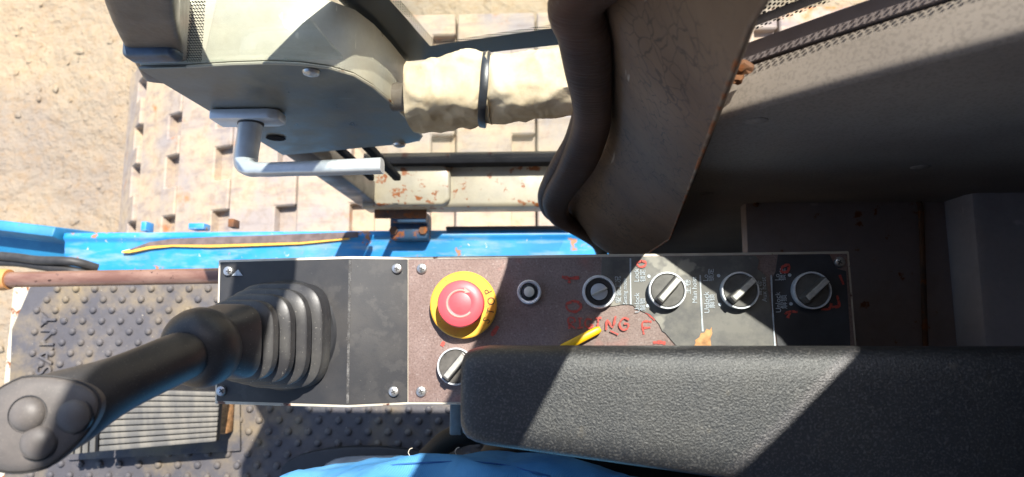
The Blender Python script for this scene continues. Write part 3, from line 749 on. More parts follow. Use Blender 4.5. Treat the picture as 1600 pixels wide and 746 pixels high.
# red marker writing
zr = ZC + .0034
strokes('marker_word', [[(890, 514), (888, 498), (896, 497), (898, 503), (890, 506), (899, 514)], [(903, 498), (910, 498)], [(906, 498), (906, 512)], [(902, 513), (911, 512)],
    [(925, 500), (917, 499), (914, 507), (920, 513), (926, 509), (921, 507)], [(930, 497), (940, 497)], [(935, 498), (934, 511)],
    [(947, 516), (949, 500), (957, 512), (962, 494)], [(983, 500), (975, 497), (968, 506), (972, 515), (980, 514), (982, 507), (975, 506)], [(953, 517), (966, 523)]], 3.0, zr, MAT['red_marker'], con)
strokes('marker_word', [[(1006, 523), (1004, 504), (1018, 503)], [(1005, 513), (1016, 512)]], 3.2, ZC + .0018, MAT['red_marker'], con)
strokes('marker_word', [[(1020, 536), (1032, 535), (1040, 537)]], 5, ZC + .0018, MAT['red_marker'], con)
strokes('marker_mark', [[(878, 433), (890, 435), (905, 434)], [(890, 435), (889, 443)]], 4.5, ZC + .0018, MAT['red_marker'], con)
strokes('marker_ring', [[(895, 471), (885, 476), (888, 485), (900, 487), (908, 480), (903, 472), (893, 471)]], 4.0, ZC + .0018, MAT['red_marker'], con)
strokes('marker_ring', [[(1003, 408), (995, 411), (999, 417), (1007, 416), (1009, 410), (1002, 408)]], 3.5, zr, MAT['red_marker'], con)
for ln_ in ([[(1223, 417), (1232, 414), (1231, 424), (1221, 425), (1223, 416)]], [[(1226, 491), (1234, 487), (1246, 488)], [(1234, 489), (1231, 497)]], [[(1283, 484), (1296, 482), (1299, 474)]], [[(1312, 430), (1318, 445)]], [[(1308, 462), (1311, 478), (1300, 480)]]): strokes('marker_mark', ln_, 3.6, zr, MAT['red_marker'], con)
for ln_ in ([(768, 525), (778, 510)], [(690, 541), (694, 534)], [(1008, 485), (1018, 494), (1024, 500)]): strokes('marker_smear', [ln_], 5.5, ZC + .0019, MAT['red_marker'], con)
prism('white_triangle', [C3(362, 431, -.005), C3(379, 431, -.0042), C3(372, 421, -.0045)], (0, 0, -.0005), MAT['white_print'], con, 0, smooth=False)
# screws
scr = lathe_mesh('screw', [(.0045, -.001), (.0045, .0004), (.0038, .0017), (.002, .0023), (0, .0024)], 24)
def cross_mesh():
    bm = bmesh.new(); add_box(bm, V((0, 0, 0)), (.0042, .0009, .0012)); add_box(bm, V((0, 0, .0002)), (.0009, .0042, .0010))
    me = bpy.data.meshes.new('screw_cross'); bm.to_mesh(me); bm.free(); me.materials.append(MAT['screw_dark']); return me
crs = cross_mesh()
for k, (x, y, dz) in enumerate(((357, 424, -.0055), (346, 611, -.0065), (620, 420, .0045), (615, 612, .0055), (659, 420, .0022), (658, 612, .0022), (1312, 410, .0022))):
    s_ = place('screw', scr, MAT['screw'], C3(x, y, dz), con, (0, 0, k * .7)); place('screw_cross', crs, MAT['screw_dark'], C3(x, y, dz + .0021), s_, (0, 0, k * .7))
# emergency stop
es = place('emergency_stop', lathe_mesh('estop_collar', [(.022, 0), (.022, .0075), (0, .0075)], 32), MAT['rubber'], C3(726, 477, .001), con)
tag(es, 'red mushroom stop button on a yellow disc')
eb = C3(726, 477, .001)
place('yellow_disc', lathe_mesh('yellow_disc', [(0, .0068), (.0265, .0068), (.0280, .0076), (.0280, .0092), (.0270, .0100), (.012, .0100)], 48), MAT['estop_yellow'], eb, es)
capm = lathe_mesh('button_cap', [(.012, .010), (.013, .017), (.0165, .0185), (.0188, .0215), (.0192, .026), (.0182, .0292), (.0150, .0308), (.0095, .0312), (.0090, .0310), (.0085, .0312), (0, .0313)], 48)
place('button_cap', capm, MAT['estop_red'], eb, es)
zc = eb.z + .0313
arc = [eb + V((.0107 * math.cos(a), .0107 * math.sin(a), .0312)) for a in [math.radians(d) for d in range(-40, -301, -12)]]
MAT['cap_line'] = plain('cap_engraving', srgb(244, 150, 140), .4, bump=0)
tube('turn_arrow', arc, .0009, MAT['cap_line'], es, 6)
tip = arc[-1]; prism('turn_arrow_head', [tip + V((-.001, .003, .0003)), tip + V((.0042, -.001, .0003)), tip + V((-.0005, -.0016, .0003))], (0, 0, -.0005), MAT['cap_line'], es, 0, smooth=False)
for ch, ang in (('S', -34), ('T', -14), ('O', 7), ('P', 28)):
    a_ = math.radians(ang); text('stop_letter', ch, eb + V((.0238 * math.cos(a_), .0238 * math.sin(a_), .0102)), .0088, a_ + H, MAT['dark_print'], es, .0001, 'CENTER')
# indicator lamp
lp = C3(827, 457, .001)
il = place('indicator_lamp', lathe_mesh('indicator_bezel', [(.0102, 0), (.0102, .0052), (.0094, .0062), (.0078, .0060), (.0072, .0040), (0, .0040)], 36), MAT['chrome'], lp, con)
place('lamp_dome', lathe_mesh('lamp_dome', [(.0071, .0042), (.0062, .0070), (.0040, .0082), (0, .0083)], 32), MAT['rubber'], lp, il)
place('lamp_lens', lathe_mesh('lamp_lens', [(.0046, .0074), (.0043, .0086), (.0024, .0095), (0, .0097)], 24), MAT['lens'], lp, il)
# key switch
kp = C3(935, 457, .001)
ks = place('key_switch', lathe_mesh('key_bezel', [(.0136, 0), (.0140, .007), (.0132, .0085), (.0118, .0085), (.0114, .0062), (0, .0062)], 40), MAT['chrome'], kp, con)
place('key_face', lathe_mesh('key_face', [(.0113, .0063), (.0113, .0072), (.0078, .0072), (.0072, .0063), (0, .0063)], 36), MAT['rubber'], kp, ks)
place('key_barrel', lathe_mesh('key_barrel', [(.0070, .0064), (.0070, .0080), (.0062, .0085), (0, .0085)], 36), MAT['grey_plastic'], kp, ks)
box('key_blade', kp + V((0, 0, .0093)), (.0142, .0016, .0035), MAT['knob_bar'], ks, .0003, Matrix.Rotation(math.radians(24), 3, 'Z'))
# selector knobs
ringm = lathe_mesh('selector_bezel', [(.0148, 0), (.0152, .004), (.0155, .0088), (.0151, .0099), (.0141, .0099), (.0137, .0070), (0, .0070)], 48)
facem = lathe_mesh('selector_face', [(.0136, .0071), (.0136, .0084), (.0130, .0090), (0, .0090)], 40)
def bar_mesh():
    bm = bmesh.new(); add_box(bm, V((0, 0, .0135)), (.0262, .0074, .0100))
    for v in bm.verts:
        if v.co.z > .0135: v.co.x *= .93; v.co.y *= .86
    bevel_bm(bm, .0008, 2); me = bpy.data.meshes.new('selector_bar'); bm.to_mesh(me); bm.free(); me.materials.append(MAT['knob_face']); return me
def barcap_mesh():
    bm = bmesh.new(); add_box(bm, V((.0006, 0, .0187)), (.0225, .0046, .0010)); bevel_bm(bm, .0004, 1)
    me = bpy.data.meshes.new('selector_mark'); bm.to_mesh(me); bm.free(); me.materials.append(MAT['knob_bar']); return me
barm, barc = bar_mesh(), barcap_mesh()
for k, (x, y, ang, lab) in enumerate(((1040, 455, 48, 'selector knob in the sunlit patch'), (1152, 455, 42, 'selector knob in the middle of the three'), (1263, 455, 42, 'selector knob nearest the panel end'), (714, 572, 50, 'selector knob half under the armrest end'))):
    kk = C3(x, y, .001)
    r_ = place('selector_knob', ringm, MAT['chrome'], kk, con); tag(r_, lab)
    place('knob_face', facem, MAT['knob_face'], kk, r_)
    place('knob_bar', barm, MAT['knob_face'], kk, r_, (0, 0, math.radians(ang)))
    place('knob_bar_top', barc, MAT['knob_bar'], kk, r_, (0, 0, math.radians(ang)))
# supporting post and underside
box('console_post', (.16, -.01, .33), (.12, .08, .50), MAT['dark_panel'], con, .006)
box('under_bracket', (.02, -.015, .545), (.40, .06, .05), MAT['dark_panel'], con, .004)
box('side_bracket', P(717, 651, .55), (.012, .030, .05), MAT['lightgrey'], con, .002)

# yellow plastic stick lying on the panel
ya, yb = P(878, 545, ZC + .006), P(938, 514, ZC + .0055)
ys = (yb - ya).normalized()
tag(tube('yellow_stick', [ya, ya.lerp(yb, .5), ya.lerp(yb, .92), yb], [.0035, .0035, .0033, .0022], MAT['yellow_stick'], None, 12, None, 3.5), 'yellow plastic stick poking out from under the black armrest', 'stick')

# ================================================================== joystick
JB = C3(446, 523, .004)
jo = empty('joystick', tuple(JB), 'black joystick with ribbed rubber boot and three thumb buttons on its head', 'joystick')
bc = JB
place('boot_ring', lathe_mesh('boot_ring', [(.036, -.004), (.046, -.003), (.0465, .0035), (.0435, .006), (.036, .006)], 48), MAT['rubber'], C3(450, 523, .002), jo, (0, math.radians(-5), 0))
JT = P(322, 538, .775)                    # where the boot meets the collar
ax = (JT - bc).normalized(); u, v = frame_of(ax)
u = V((1, 0, 0)) - ax * ax.x; u.normalize(); v = ax.cross(u).normalized()
secs = []
NB = 4; Lb = (JT - bc).length
prof = [(0.0, .0440), (.05, .0445)]
for k in range(NB):
    s0 = .06 + k * .165; r0 = .0435 - k * .0044
    prof += [(s0 + .012, r0), (s0 + .075, r0 - .0002), (s0 + .088, r0 - .0016), (s0 + .104, r0 - .0080), (s0 + .15, r0 - .0086)]
prof += [(.74, .0275), (.80, .0265), (.92, .0215), (1.0, .0195)]
for s_, r_ in prof: secs.append((bc + ax * (Lb * s_), u, v, r_ * .96, r_ * 1.0, 3.6))
loft('rubber_boot', secs, MAT['boot'], jo, 48, True, 38)
# collar (mushroom flange)
h0 = P(322, 540, .772); h1 = P(292, 546, .795)
HD = P(72, 652, .868)                     # head centre
A2 = (P(156, 614, .852) - h0).normalized(); u2 = (V((1, 0, 0)) - A2 * A2.x).normalized(); v2 = A2.cross(u2).normalized()
cs = [(-.014, .012), (-.012, .019), (-.007, .0250), (-.001, .0278), (.006, .0283), (.012, .0272), (.017, .0246), (.0205, .0212), (.022, .0176)]
loft('grip_collar', [(h0 + A2 * s_, u2, v2, r_, r_, 2.0) for s_, r_ in cs], MAT['grip'], jo, 40, True, 60)
# shaft and head in one smooth loft
path = catmull([h0 + A2 * .012, P(274, 561, .805), P(214, 588, .832), P(156, 614, .852), P(110, 636, .862), P(60, 660, .866), P(18, 684, .862), P(-8, 697, .856)], 4)
rad = [.0175, .0172, .0170, .0168, .0166, .0165, .0165, .0165, .0166, .0168, .0172, .0178, .0186, .0196, .0206, .0216, .0224, .0230, .0234, .0235, .0233, .0228, .0219, .0205, .0186, .0158, .0118, .006, .001]
secs = []
for i, p in enumerate(path):
    d = (path[min(i + 1, len(path) - 1)] - path[max(i - 1, 0)]).normalized()
    uu = d.cross(V((0, 0, 1))).normalized(); vv = uu.cross(d).normalized()
    r_ = rad[i]; secs.append((p, uu, vv, r_, r_ * .92, 2.2))
loft('grip_shaft', secs, MAT['grip'], jo, 40, True, 70)
# egg-shaped thumb plate on top of the head
e_c = P(74, 656, .872); e_a = (P(163, 622, .872) - e_c); e_a.z = 0
ln = e_a.length; e_u = e_a.normalized(); e_n = (CAM - e_c).normalized() * .35 + V((0, 0, 1)); e_n.normalize()
e_u = (e_u - e_n * e_u.dot(e_n)).normalized(); e_v = e_n.cross(e_u)
bm = bmesh.new(); prev = None
def egg(t, s):
    cx = math.cos(t); sx = math.sin(t)
    wv_ = .0250 * (1 - .28 * cx) if cx > 0 else .0250
    return e_u * (cx * (.0335 if cx > 0 else .0330) * s) + e_v * (sx * wv_ * s)
rings = []
for s_, hgt in ((1.0, -.006), (1.0, .0015), (.985, .0030), (.95, .0042), (.82, .0058), (.55, .0068), (.25, .0072)):
    rings.append([bm.verts.new(e_c + egg(2 * math.pi * k / 48, s_) + e_n * (hgt + .010)) for k in range(48)])
for a, b in zip(rings, rings[1:]):
    for k in range(48): bm.faces.new((a[k], a[(k + 1) % 48], b[(k + 1) % 48], b[k]))
bm.faces.new(rings[-1]); bm.faces.new(list(reversed(rings[0])))
tp = from_bm('thumb_plate', bm, MAT['dusty'], jo, True, 70)
tube('plate_edge', [e_c + egg(2 * math.pi * k / 48, 1.012) + e_n * .0118 for k in range(49)], .0007, MAT['hose'], jo, 6)
bq = e_n.to_track_quat('Z', 'Y').to_euler()
gapm = lathe_mesh('button_gap', [(.0101, -.003), (.0100, .0006), (.0096, .0009), (.0092, .0003)], 28)
btn = lathe_mesh('thumb_button', [(.0092, -.003), (.0092, .0004), (.0084, .0020), (.0066, .0036), (.0042, .0046), (.0020, .0050), (0, .0051)], 28)
for (x, y) in ((42, 648), (105, 652), (56, 692)):
    pz = P(x, y, .872 + .0175); d0 = pz - e_c; pos = e_c + e_u * d0.dot(e_u) + e_v * d0.dot(e_v)
    rr = math.hypot(d0.dot(e_u) / .033, d0.dot(e_v) / .025)
    place('button_gap', gapm, MAT['rubber'], pos + e_n * (.0166 - .0048 * rr ** 2), jo, bq)
    place('thumb_button', btn, MAT['dusty'], pos + e_n * (.0168 - .0048 * rr ** 2), jo, bq)

# ================================================================== armrest
ZA = .80
arm = empty('armrest', (.25, -.06, ZA - .08), 'black grained armrest pad lying along the console', 'armrest')
secs = []
xa0 = P(719, 600, ZA).x
def arm_sec(x, k):
    z1 = ZA + .012 * min(1, max(0, (x - xa0) / .4)); yb_ = -.0715 - .052 * min(1, (x - xa0) / .42); yt = P(900, 541, ZA - .012).y
    return (V((x, (yt + yb_) / 2, z1 - .029)), V((0, 1, 0)), V((0, 0, 1)), (yt - yb_) / 2 * k, .029 * (.55 + .45 * k), 5.0)
for dx, k in ((0, .72), (.0012, .82), (.004, .91), (.009, .965), (.016, 1.0), (.03, 1.0), (.08, 1), (.16, 1), (.26, 1), (.36, 1), (.48, 1), (.6, 1)):
    secs.append(arm_sec(xa0 + dx, k))
loft('armrest_pad', secs, MAT['armrest'], arm, 64, True, 60)
box('armrest_support', (.32, -.075, ZA - .085), (.46, .05, .06), MAT['seat'], arm, .012)

# ================================================================== seat
seat = empty('operator_seat', (.3, -.33, 0), 'black operator seat beneath the armrest, mostly in shadow', 'seat')
bm = bmesh.new(); add_box(bm, V((.25, -.34, .47)), (.66, .47, .15)); bevel_bm(bm, .055, 6)
from_bm('seat_cushion', bm, MAT['seat'], seat, True, 60)
box('seat_base', (.28, -.34, .2), (.42, .38, .385), MAT['seat'], seat, .02)
box('seat_back', (.70, -.34, .86), (.14, .48, .70), MAT['seat'], seat, .05, Matrix.Rotation(math.radians(10), 3, 'Y'), 5)
tube('seat_side_trim', catmull([P(668, 716, .50), P(705, 686, .52), P(760, 676, .53), P(900, 690, .53), P(1100, 700, .53), P(1500, 720, .53)], 5), .012, MAT['seat'], seat, 12)

# ================================================================== operator
per = empty('person', (.3, -.33, .5), 'seated person in bright blue jeans, only one thigh and boot in view', 'person')
def skin(name, verts, edges, radii, mat, parent, sub=2, root=0):
    me = bpy.data.meshes.new(name); me.from_pydata([V(v) for v in verts], edges, [])
    o = bpy.data.objects.new(name, me); col.objects.link(o)
    m = o.modifiers.new('s', 'SKIN'); m.use_smooth_shade = True; m2 = o.modifiers.new('d', 'SUBSURF'); m2.levels = sub; m2.render_levels = sub
    for i, r_ in enumerate(radii):
        me.skin_vertices[0].data[i].radius = (r_, r_) if not isinstance(r_, tuple) else r_
        me.skin_vertices[0].data[i].use_root = (i == root)
    dg = bpy.context.evaluated_depsgraph_get(); m3 = bpy.data.meshes.new_from_object(o.evaluated_get(dg))
    bpy.data.objects.remove(o); bpy.data.meshes.remove(me); m3.name = name
    return link(name, m3, mat, parent, True)
hipz = .625
# right thigh runs close to the armrest; both knees forward (-X)
jv = [(.40, -.34, .64), (.30, -.245, hipz), (.10, -.212, .640), (-.06, -.182, .632), (-.245, -.203, .592), (-.275, -.250, .46), (-.24, -.262, .26), (-.21, -.262, .13),
      (.30, -.465, hipz), (.10, -.49, .632), (-.10, -.51, .618), (-.26, -.53, .575), (-.305, -.535, .46), (-.30, -.535, .26), (-.295, -.535, .13), (.44, -.34, .76)]
je = [(0, 1), (1, 2), (2, 3), (3, 4), (4, 5), (5, 6), (6, 7), (0, 8), (8, 9), (9, 10), (10, 11), (11, 12), (12, 13), (13, 14), (0, 15)]
jr = [.15, .105, .096, .088, .078, .068, .064, .060, .105, .096, .088, .078, .068, .064, .060, .135]
from mathutils import noise as mn
jeans = skin('jeans', jv, je, jr, MAT['denim'], per, 4)
nrm = [v.normal.copy() for v in jeans.data.vertices]
for v, n_ in zip(jeans.data.vertices, nrm):
    c_ = v.co; a_ = mn.noise(V((c_.x * 9 + c_.y * 14, c_.y * 22 - c_.x * 5, c_.z * 12))); b_ = mn.noise(V((c_.x * 26 - c_.y * 30, c_.y * 40, c_.z * 30)))
    v.co += n_ * (.010 * (1 - 2 * abs(a_)) + .003 * (1 - 2 * abs(b_)) - .007)
tex = None
bv = [(.40, -.34, .64), (.30, -.215, hipz), (-.195, -.222, .575), (-.21, -.255, .09), (-.30, -.255, .05), (.30, -.465, hipz), (-.26, -.53, .575), (-.295, -.535, .09), (-.36, -.535, .05),
      (.44, -.34, .80), (.47, -.34, 1.0), (.46, -.34, 1.15), (.45, -.34, 1.25), (.43, -.34, 1.36), (.43, -.34, 1.44),
      (.47, -.16, 1.11), (.36, -.13, .86), (.20, -.20, .80), (.47, -.52, 1.11), (.36, -.56, .86), (.16, -.53, .78)]
be = [(0, 1), (1, 2), (2, 3), (3, 4), (0, 5), (5, 6), (6, 7), (7, 8), (0, 9), (9, 10), (10, 11), (11, 12), (12, 13), (13, 14), (11, 15), (15, 16), (16, 17), (11, 18), (18, 19), (19, 20)]
br = [.12, .08, .055, .04, .035, .08, .055, .04, .035, .115, .13, .10, .055, .085, .07, .06, .045, .034, .06, .045, .034]
skin('body', bv, be, br, MAT['skin'], per)
sv = [bv[9], bv[10], bv[11], bv[15], bv[16], bv[17], bv[18], bv[19], bv[20]]
sv = [V(x) for x in sv]
skin('shirt', sv, [(0, 1), (1, 2), (2, 3), (3, 4), (4, 5), (2, 6), (6, 7), (7, 8)], [.135, .148, .115, .072, .056, .042, .072, .056, .042], MAT['shirt'], per)
skin('hair', [(.45, -.34, 1.40), (.45, -.34, 1.47)], [(0, 1)], [.088, .08], MAT['hair'], per)
for hx, hy, hz, s_ in ((.20, -.20, .80, 1), (.16, -.53, .78, -1)):
    q = V((hx, hy, hz)); hv = [q, q + V((-.05, 0, -.03)), q + V((-.085, 0, -.05))]; he = [(0, 1), (1, 2)]; hr = [.026, (.034, .017), (.036, .015)]
    for f, (dy, ln_) in enumerate(((-.028, .060), (-.010, .075), (.009, .070), (.027, .055))):
        b0 = len(hv); hv += [q + V((-.09, dy, -.052)), q + V((-.09 - ln_ * .5, dy * 1.1, -.058)), q + V((-.09 - ln_, dy * 1.15, -.075))]
        he += [(2, b0), (b0, b0 + 1), (b0 + 1, b0 + 2)]; hr += [.0095, .009, .008]
    b0 = len(hv); hv += [q + V((-.045, s_ * .042, -.035)), q + V((-.075, s_ * .058, -.050))]; he += [(1, b0), (b0, b0 + 1)]; hr += [.0105, .009]
    skin('hand', hv, he, hr, MAT['skin'], per)
for xb_, yb_ in ((-.205, -.250), (-.29, -.535)):
    b_ = skin('work_boot', [(xb_ + .005, yb_, .17), (xb_ + .005, yb_, .075), (xb_ - .09, yb_, .070), (xb_ - .185, yb_ + .004, .062)], [(0, 1), (1, 2), (2, 3)], [.05, .054, (.056, .046), (.060, .042)], MAT['boot_leather'], per)
    so_ = [V((xb_ - .105 + .155 * math.cos(a_), yb_ + .052 * math.copysign(abs(math.sin(a_)) ** .75, math.sin(a_)), .03)) for a_ in [2 * math.pi * k / 28 for k in range(28)]]
    prism('boot_sole', so_, (0, 0, -.022), MAT['rubber'], b_, .003)
# seam with stitching along the top of the thigh, and loose threads
from mathutils.bvhtree import BVHTree
bvh = BVHTree.FromPolygons([v.co for v in jeans.data.vertices], [tuple(p.vertices) for p in jeans.data.polygons])
def on_jeans(px, py, off=.0006):
    r_ = ray(px, py).normalized(); h_ = bvh.ray_cast(CAM, r_)
    return (h_[0] - r_ * off) if h_[0] is not None else None
for pts_ in ([(560, 736), (620, 726), (690, 722), (740, 722), (790, 727), (830, 737), (860, 744)],):
    q_ = [on_jeans(*p) for p in pts_]; q_ = [p for p in q_ if p is not None]
    if len(q_) > 2: tube('seam', catmull(q_, 4), .0007, MAT['stitch'], jeans, 6)
for x in (640, 713):
    p0 = None
    for y in range(700, 746):
        p0 = on_jeans(x, y)
        if p0 is not None: break
    if p0 is not None: tube('loose_thread', catmull([p0, p0 + V((-.0008, .003, .002)), p0 + V((.0008, .006, .003)), p0 + V((.003, .0068, .003))], 4), .00035, MAT['thread'], jeans, 6)

# ================================================================== cab door
YD = .25
door = empty('cab_door', (-.15, YD, -.1), 'glazed cab door with cream lock case, wrapped bar and rusty bottom rail', 'door')
D = lambda x, y, Y=YD: PY(x, y, Y)
case = [(216, 108), (292, 106), (360, 102), (420, 100), (470, 102), (515, 108), (552, 119), (582, 137), (610, 161), (634, 185), (652, 203), (659, 214), (654, 221), (636, 225), (560, 232), (500, 238), (442, 243)]
cp = [D(x, y) for x, y in case]
lc = prism('lock_case', [p + V((0, .0035, 0)) for p in cp], (0, .066, 0), MAT['cream_clean'], door, .002, 2, 50)
prism('lock_plate', cp, (0, .003, 0), MAT['plate'], lc, .0006, 1, 50)
tube('case_flange', [p + V((0, .001, 0)) for p in cp[1:13]], .0016, MAT['cream'], lc, 6)
for (x, y) in ((484, 110), (625, 227)):
    place('dome_screw', lathe_mesh('dome_screw', [(.0085, 0), (.0075, .0025), (.004, .004), (0, .0042)], 24), MAT['screw'], D(x, y, YD - .0006) + (V((0, 0, -.004)) if y < 150 else V((0, 0, .004))), lc, (math.pi / 2, 0, 0))
place('cylinder_hole', lathe_mesh('cylinder_hole', [(.0125, .0012), (.0120, .0016), (0, .0016)], 24), MAT['pocket'], D(431, 215, YD), lc, (math.pi / 2, 0, 0))
# lever handle
hc = D(389, 176)
hd = prism('door_handle', [V((hc.x - .038, YD - .0008, hc.z - .016)), V((hc.x + .030, YD - .0008, hc.z - .016)), V((hc.x + .040, YD - .0008, hc.z - .010)), V((hc.x + .040, YD - .0008, hc.z + .012)), V((hc.x + .030, YD - .0008, hc.z + .018)), V((hc.x - .038, YD - .0008, hc.z + .018))],
           (0, -.012, 0), MAT['alu'], door, .0025, 2)
tag(hd, 'aluminium lever handle on its backing plate')
hp = V((hc.x + .003, YD - .012, hc.z))
tube('handle_collar', [hp + V((0, .004, 0)), hp + V((0, -.003, 0))], .0145, MAT['screw_dark'], hd, 24)
yg = PY(395, 268, .19).y
hpts = catmull([hp, hp + V((0, -.022, .004)), hp + V((0.0005, -.044, .009)), hp + V((.006, -.0555, .014)), hp + V((.022, -.0595, .017)), hp + V((.06, -.0595, .019)), hp + V((.10, -.0590, .020)), hp + V((.158, -.0575, .020))], 6)
nh = len(hpts); secs = []; u0 = None
for i_, p_ in enumerate(hpts):
    d_ = (hpts[min(i_ + 1, nh - 1)] - hpts[max(i_ - 1, 0)]).normalized(); vv = V((0, 0, 1)); uu = d_.cross(vv).normalized()
    f_ = i_ / (nh - 1)
    ru = .0125 if f_ < .35 else .0125 - .0055 * min(1, (f_ - .35) / .2) + .004 * max(0, f_ - .7)
    rv_ = .0125 if f_ < .35 else .0125 - .002 * min(1, (f_ - .35) / .3)
    secs.append((p_, uu, vv, ru, rv_, 2.6 if f_ < .4 else 3.6))
loft('lever', secs, MAT['alu'], hd, 32, True, 45)
# leaning upper front post (hollow section) and its blue corner piece
def beam(name, a, b, wx, wy, mat, parent, bev=.004):
    a, b = V(a), V(b); d = b - a; m = (a + b) / 2
    e_ = V((1, 0, 0)) if abs(d.normalized().x) < .9 else V((0, 1, 0)); u_ = e_ - d.normalized() * d.normalized().dot(e_); u_.normalize(); w_ = d.normalized().cross(u_).normalized()
    R = Matrix((u_, w_, d.normalized())).transposed()
    return box(name, m, (wx, wy, d.length), mat, parent, bev, R)
pa = D(252, 92, YD + .03)
pst = catmull([V((pa.x + .006, YD + .036, pa.z - .01)), V((-.325, YD + .036, .74)), V((-.235, YD + .036, .90)), V((-.145, YD + .036, 1.06)), V((-.090, YD + .036, 1.34)), V((-.05, YD + .036, 1.68))], 6)
secs = []
for i_, p_ in enumerate(pst):
    d_ = (pst[min(i_ + 1, len(pst) - 1)] - pst[max(i_ - 1, 0)]).normalized(); vv = V((0, 1, 0)); uu = vv.cross(d_).normalized()
    secs.append((p_, uu, vv, .0265, .030, 9.0))
loft('front_post', secs, MAT['grey_post'], door, 32, True, 30)
pb_ = D(216, 108); 
box('corner_piece', (D(250, 100).x, YD + .0225, D(250, 100).z + .012), (.050, .048, .022), MAT['corner'], door, .006, None, 4)
# lower front post
p0 = D(442, 243); 
beam('lower_post', (p0.x + .022, YD + .022, -.12), (p0.x + .022, YD + .022, p0.z + .02), .044, .042, MAT['grey_post'], door, .005)
beam('glass_gasket', (p0.x + .062, YD + .026, .06), (p0.x + .062, YD + .026, p0.z + .05), .010, .012, MAT['pocket'], door, .003)
beam('glass_gasket', (p0.x + .104, YD + .030, .04), (p0.x + .104, YD + .030, p0.z + .05), .014, .012, MAT['pocket'], door, .003)
# bottom rail
zr_ = -.05
ra = P(560, 325, zr_).y; rb_ = P(640, 258, zr_).y
xr0, xr1 = P(566, 300, zr_).x, .13
rail = prism('bottom_rail', [(xr0, ra, zr_ - .06), (xr0, ra, zr_ - .006), (xr0, ra + .006, zr_), (xr0, rb_, zr_), (xr0, rb_, zr_ - .06)], (xr1 - xr0, 0, 0), MAT['rail'], door, .003, 2)
bx0, bx1 = P(572, 300, zr_ + .014).x, P(703, 300, zr_ + .014).x
prism('rail_corner_box', [(bx0 + .02, ra + .002, zr_ + .016), (bx1 - .014, ra + .002, zr_ + .016), (bx1, ra + .012, zr_ + .016), (bx1, rb_ - .018, zr_ + .016), (bx1 - .018, rb_ + .002, zr_ + .016), (bx0, rb_ + .002, zr_ + .016), (bx0, ra + .04, zr_ + .016)], (0, 0, -.03), MAT['rail'], door, .005, 3)
beam('bottom_gasket', (xr0 + .01, rb_ + .004, zr_ + .020), (xr1, rb_ + .004, zr_ + .020), .022, .036, MAT['pocket'], door, .003)
# lower glass pane
gx0, gx1 = p0.x + .04, .11
pane = prism('lower_glass', [(gx0, rb_ - .002, -.03), (gx1, rb_ - .002, -.03), (gx1, rb_ - .002, .50), (gx0, rb_ - .002, .50)], (0, .003, 0), MAT['glass'], door)
# upper glass with printed black border beside and above the lock case
YG = YD + .05
up = prism('upper_glass', [(-.335, YG + .024, .50), (.11, YG + .024, .50), (.11, YG + .024, .88), (-.27, YG + .024, .88)], (0, .003, 0), MAT['glass'], door)
def strip_xz(name, a, b, y, mat, parent):
    bm = bmesh.new(); va = [bm.verts.new((x, y, z)) for x, z in a]; vb = [bm.verts.new((x, y, z)) for x, z in b]
    for i in range(len(va) - 1): bm.faces.new((va[i], va[i + 1], vb[i + 1], vb[i]))
    return from_bm(name, bm, mat, parent)
yf = YG + .0235
corner = PY(672, 72, yf); c2_ = PY(865, 44, yf); c3_ = PY(612, 0, yf)
l1 = [(c3_.x - .030, c3_.z + .25), (c3_.x - .002, c3_.z), (corner.x, corner.z), (c2_.x, c2_.z), (.11, c2_.z + .02)]
def shift(l, dx, dz): return [(x + dx, z + dz) for x, z in l]
l0 = [(l1[0][0] - .060, l1[0][1]), (l1[1][0] - .05, l1[1][1]), (l1[2][0] - .04, l1[2][1] - .045), (l1[3][0], l1[3][1] - .045), (l1[4][0], l1[4][1] - .045)]
l2 = [(l1[0][0] + .010, l1[0][1]), (l1[1][0] + .010, l1[1][1]), (l1[2][0] + .009, l1[2][1] + .010), (l1[3][0], l1[3][1] + .010), (l1[4][0], l1[4][1] + .010)]
strip_xz('glass_border', l0, l1, yf, MAT['frit'], up)
strip_xz('dotted_border', l1, l2, yf - .0003, MAT['dots'], up)
# inner glass edge over the lock case, dotted along the post
g0 = D(293, 105); g1 = D(297, 0)
inner = prism('quarter_glass', [(g0.x - .004, YD + .004, g0.z + .002), (cp[8].x - .02, YD + .004, g0.z + .002), (cp[8].x - .03, YD + .004, .88), (g1.x - .004 + .05, YD + .004, .88)], (0, .003, 0), MAT['glass'], door)
strip_xz('dotted_border', [(g0.x, g0.z + .003), (g1.x, g1.z), (g1.x + .05, .88)], [(g0.x + .015, g0.z + .003), (g1.x + .012, g1.z), (g1.x + .062, .88)], YD + .0036, MAT['dots'], inner)
# unseen rail added above to cast shade on the floor, and the top rail
box('shade_rail', (-.10, YD + .03, .975), (.36, .04, .19), MAT['grey_post'], door, .006)
beam('top_rail', (-.10, YD + .03, 1.66), (.09, YD + .03, 1.66), .04, .05, MAT['grey_post'], door, .006)
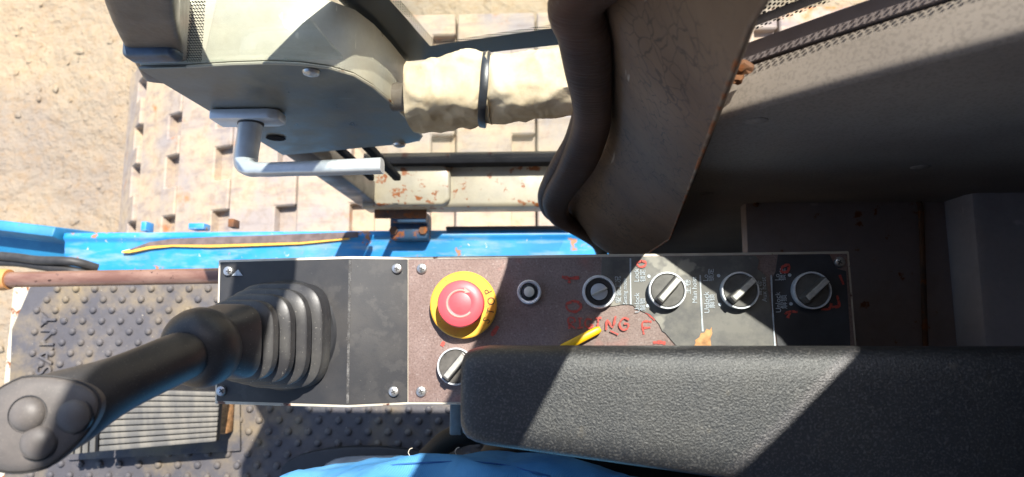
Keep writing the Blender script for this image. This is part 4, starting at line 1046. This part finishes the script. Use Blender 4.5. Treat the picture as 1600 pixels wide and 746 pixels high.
# bar wrapped in canvas
ca, cb = PY(655, 152, .262), PY(905, 128, .262)
def wrap(name, x0_, x1_, r0, mat, parent, seed, squash=1.0):
    rnd = random.Random(seed); secs_ = []; n_ = 90; KN = 72; bm = bmesh.new(); rings = []
    ph = [rnd.uniform(0, 6) for _ in range(8)]
    for i in range(n_ + 1):
        f = i / n_; c_ = ca.lerp(cb, x0_ + (x1_ - x0_) * f); ring = []
        for k in range(KN):
            t_ = 2 * math.pi * k / KN
            r_ = r0 * (1 + .05 * math.sin(2 * t_ + ph[0] + f * 3) + .045 * math.sin(3 * t_ + ph[1] - f * 5) + .03 * math.sin(4 * f + ph[2] + t_) + .022 * math.sin(5 * t_ + 9 * f + ph[3]) + .010 * math.sin(17 * f + 4 * t_ + ph[4]))
            r_ *= 1 - .10 * math.exp(-((x0_ + (x1_ - x0_) * f - .425) / .045) ** 2)
            cx, sx = math.cos(t_), math.sin(t_)
            g_ = mn.noise(V((c_.x * 30 + seed, cx * 1.6 + c_.x * 16, sx * 1.6))); g2 = mn.noise(V((c_.x * 90 + seed, cx * 4 - c_.x * 60, sx * 4)))
            r_ *= 1 + .09 * (.5 - abs(g_) * 1.6) + .022 * (.5 - abs(g2) * 1.6)
            ex = 3.2; px_ = math.copysign(abs(cx) ** (2 / ex), cx); pz_ = math.copysign(abs(sx) ** (2 / ex), sx)
            ring.append(bm.verts.new(c_ + V((0, px_ * r_ * .80, pz_ * r_ * 1.05))))
        rings.append(ring)
    for a, b in zip(rings, rings[1:]):
        for k in range(KN): bm.faces.new((a[k], a[(k + 1) % KN], b[(k + 1) % KN], b[k]))
    bm.faces.new(rings[0]); bm.faces.new(list(reversed(rings[-1])))
    return from_bm(name, bm, mat, parent, True, 60)
tube('grab_bar', [ca + V((-.03, 0, 0)), cb + V((.05, 0, 0))], .016, MAT['grey_post'], door, 16)
wr = empty('canvas_wrap', tuple(ca), 'cream canvas wrapped round the door bar, tied with a black strap', 'cloth')
wrap('cloth', .40, 1.0, .040, MAT['cloth'], wr, 3)
wrap('cloth_fold', -.05, .46, .043, MAT['cloth'], wr, 5)
tp_ = []
tc = ca.lerp(cb, .425)
for k in range(33):
    t_ = 2 * math.pi * k / 32; cx, sx = math.cos(t_), math.sin(t_)
    tp_.append(tc + V((.004 * sx + .003 * cx, math.copysign(abs(cx) ** .7, cx) * .0355, math.copysign(abs(sx) ** .7, sx) * .0455)))
zp_ = tube('cable_tie', tp_, .0042, MAT['zip'], wr, 8, .0014, 3.0)
tag(zp_, 'black cable tie')
# latch block on the deck below the rail
lt = empty('door_latch', tuple(P(640, 345, ZD)), 'dark blue latch block with bolt hole at the door sill', 'latch')
q = P(640, 338, ZD + .03)
box('latch_block', (q.x, ylip + .004, ZD + .012), (.078, .055, .05), MAT['latch'], lt, .006)
box('latch_plate', (q.x - .012, ylip + .030, ZD + .062), (.105, .030, .006), MAT['rust_lip'], lt, .002)
box('strike_arm', (q.x + .004, ylip + .018, ZD + .050), (.07, .022, .02), MAT['latch'], lt, .003)
for dx in (-.03, .03):
    place('bolt', lathe_mesh('bolt', [(.009, 0), (.009, .006), (0, .006)], 6), MAT['rust_lip'], (q.x + dx, ylip - .006, ZD + .037), lt)
box('sill_seal', (-.02, ylip + .002, ZD + .006), (.36, .008, .014), MAT['rubber'], deck, .002)
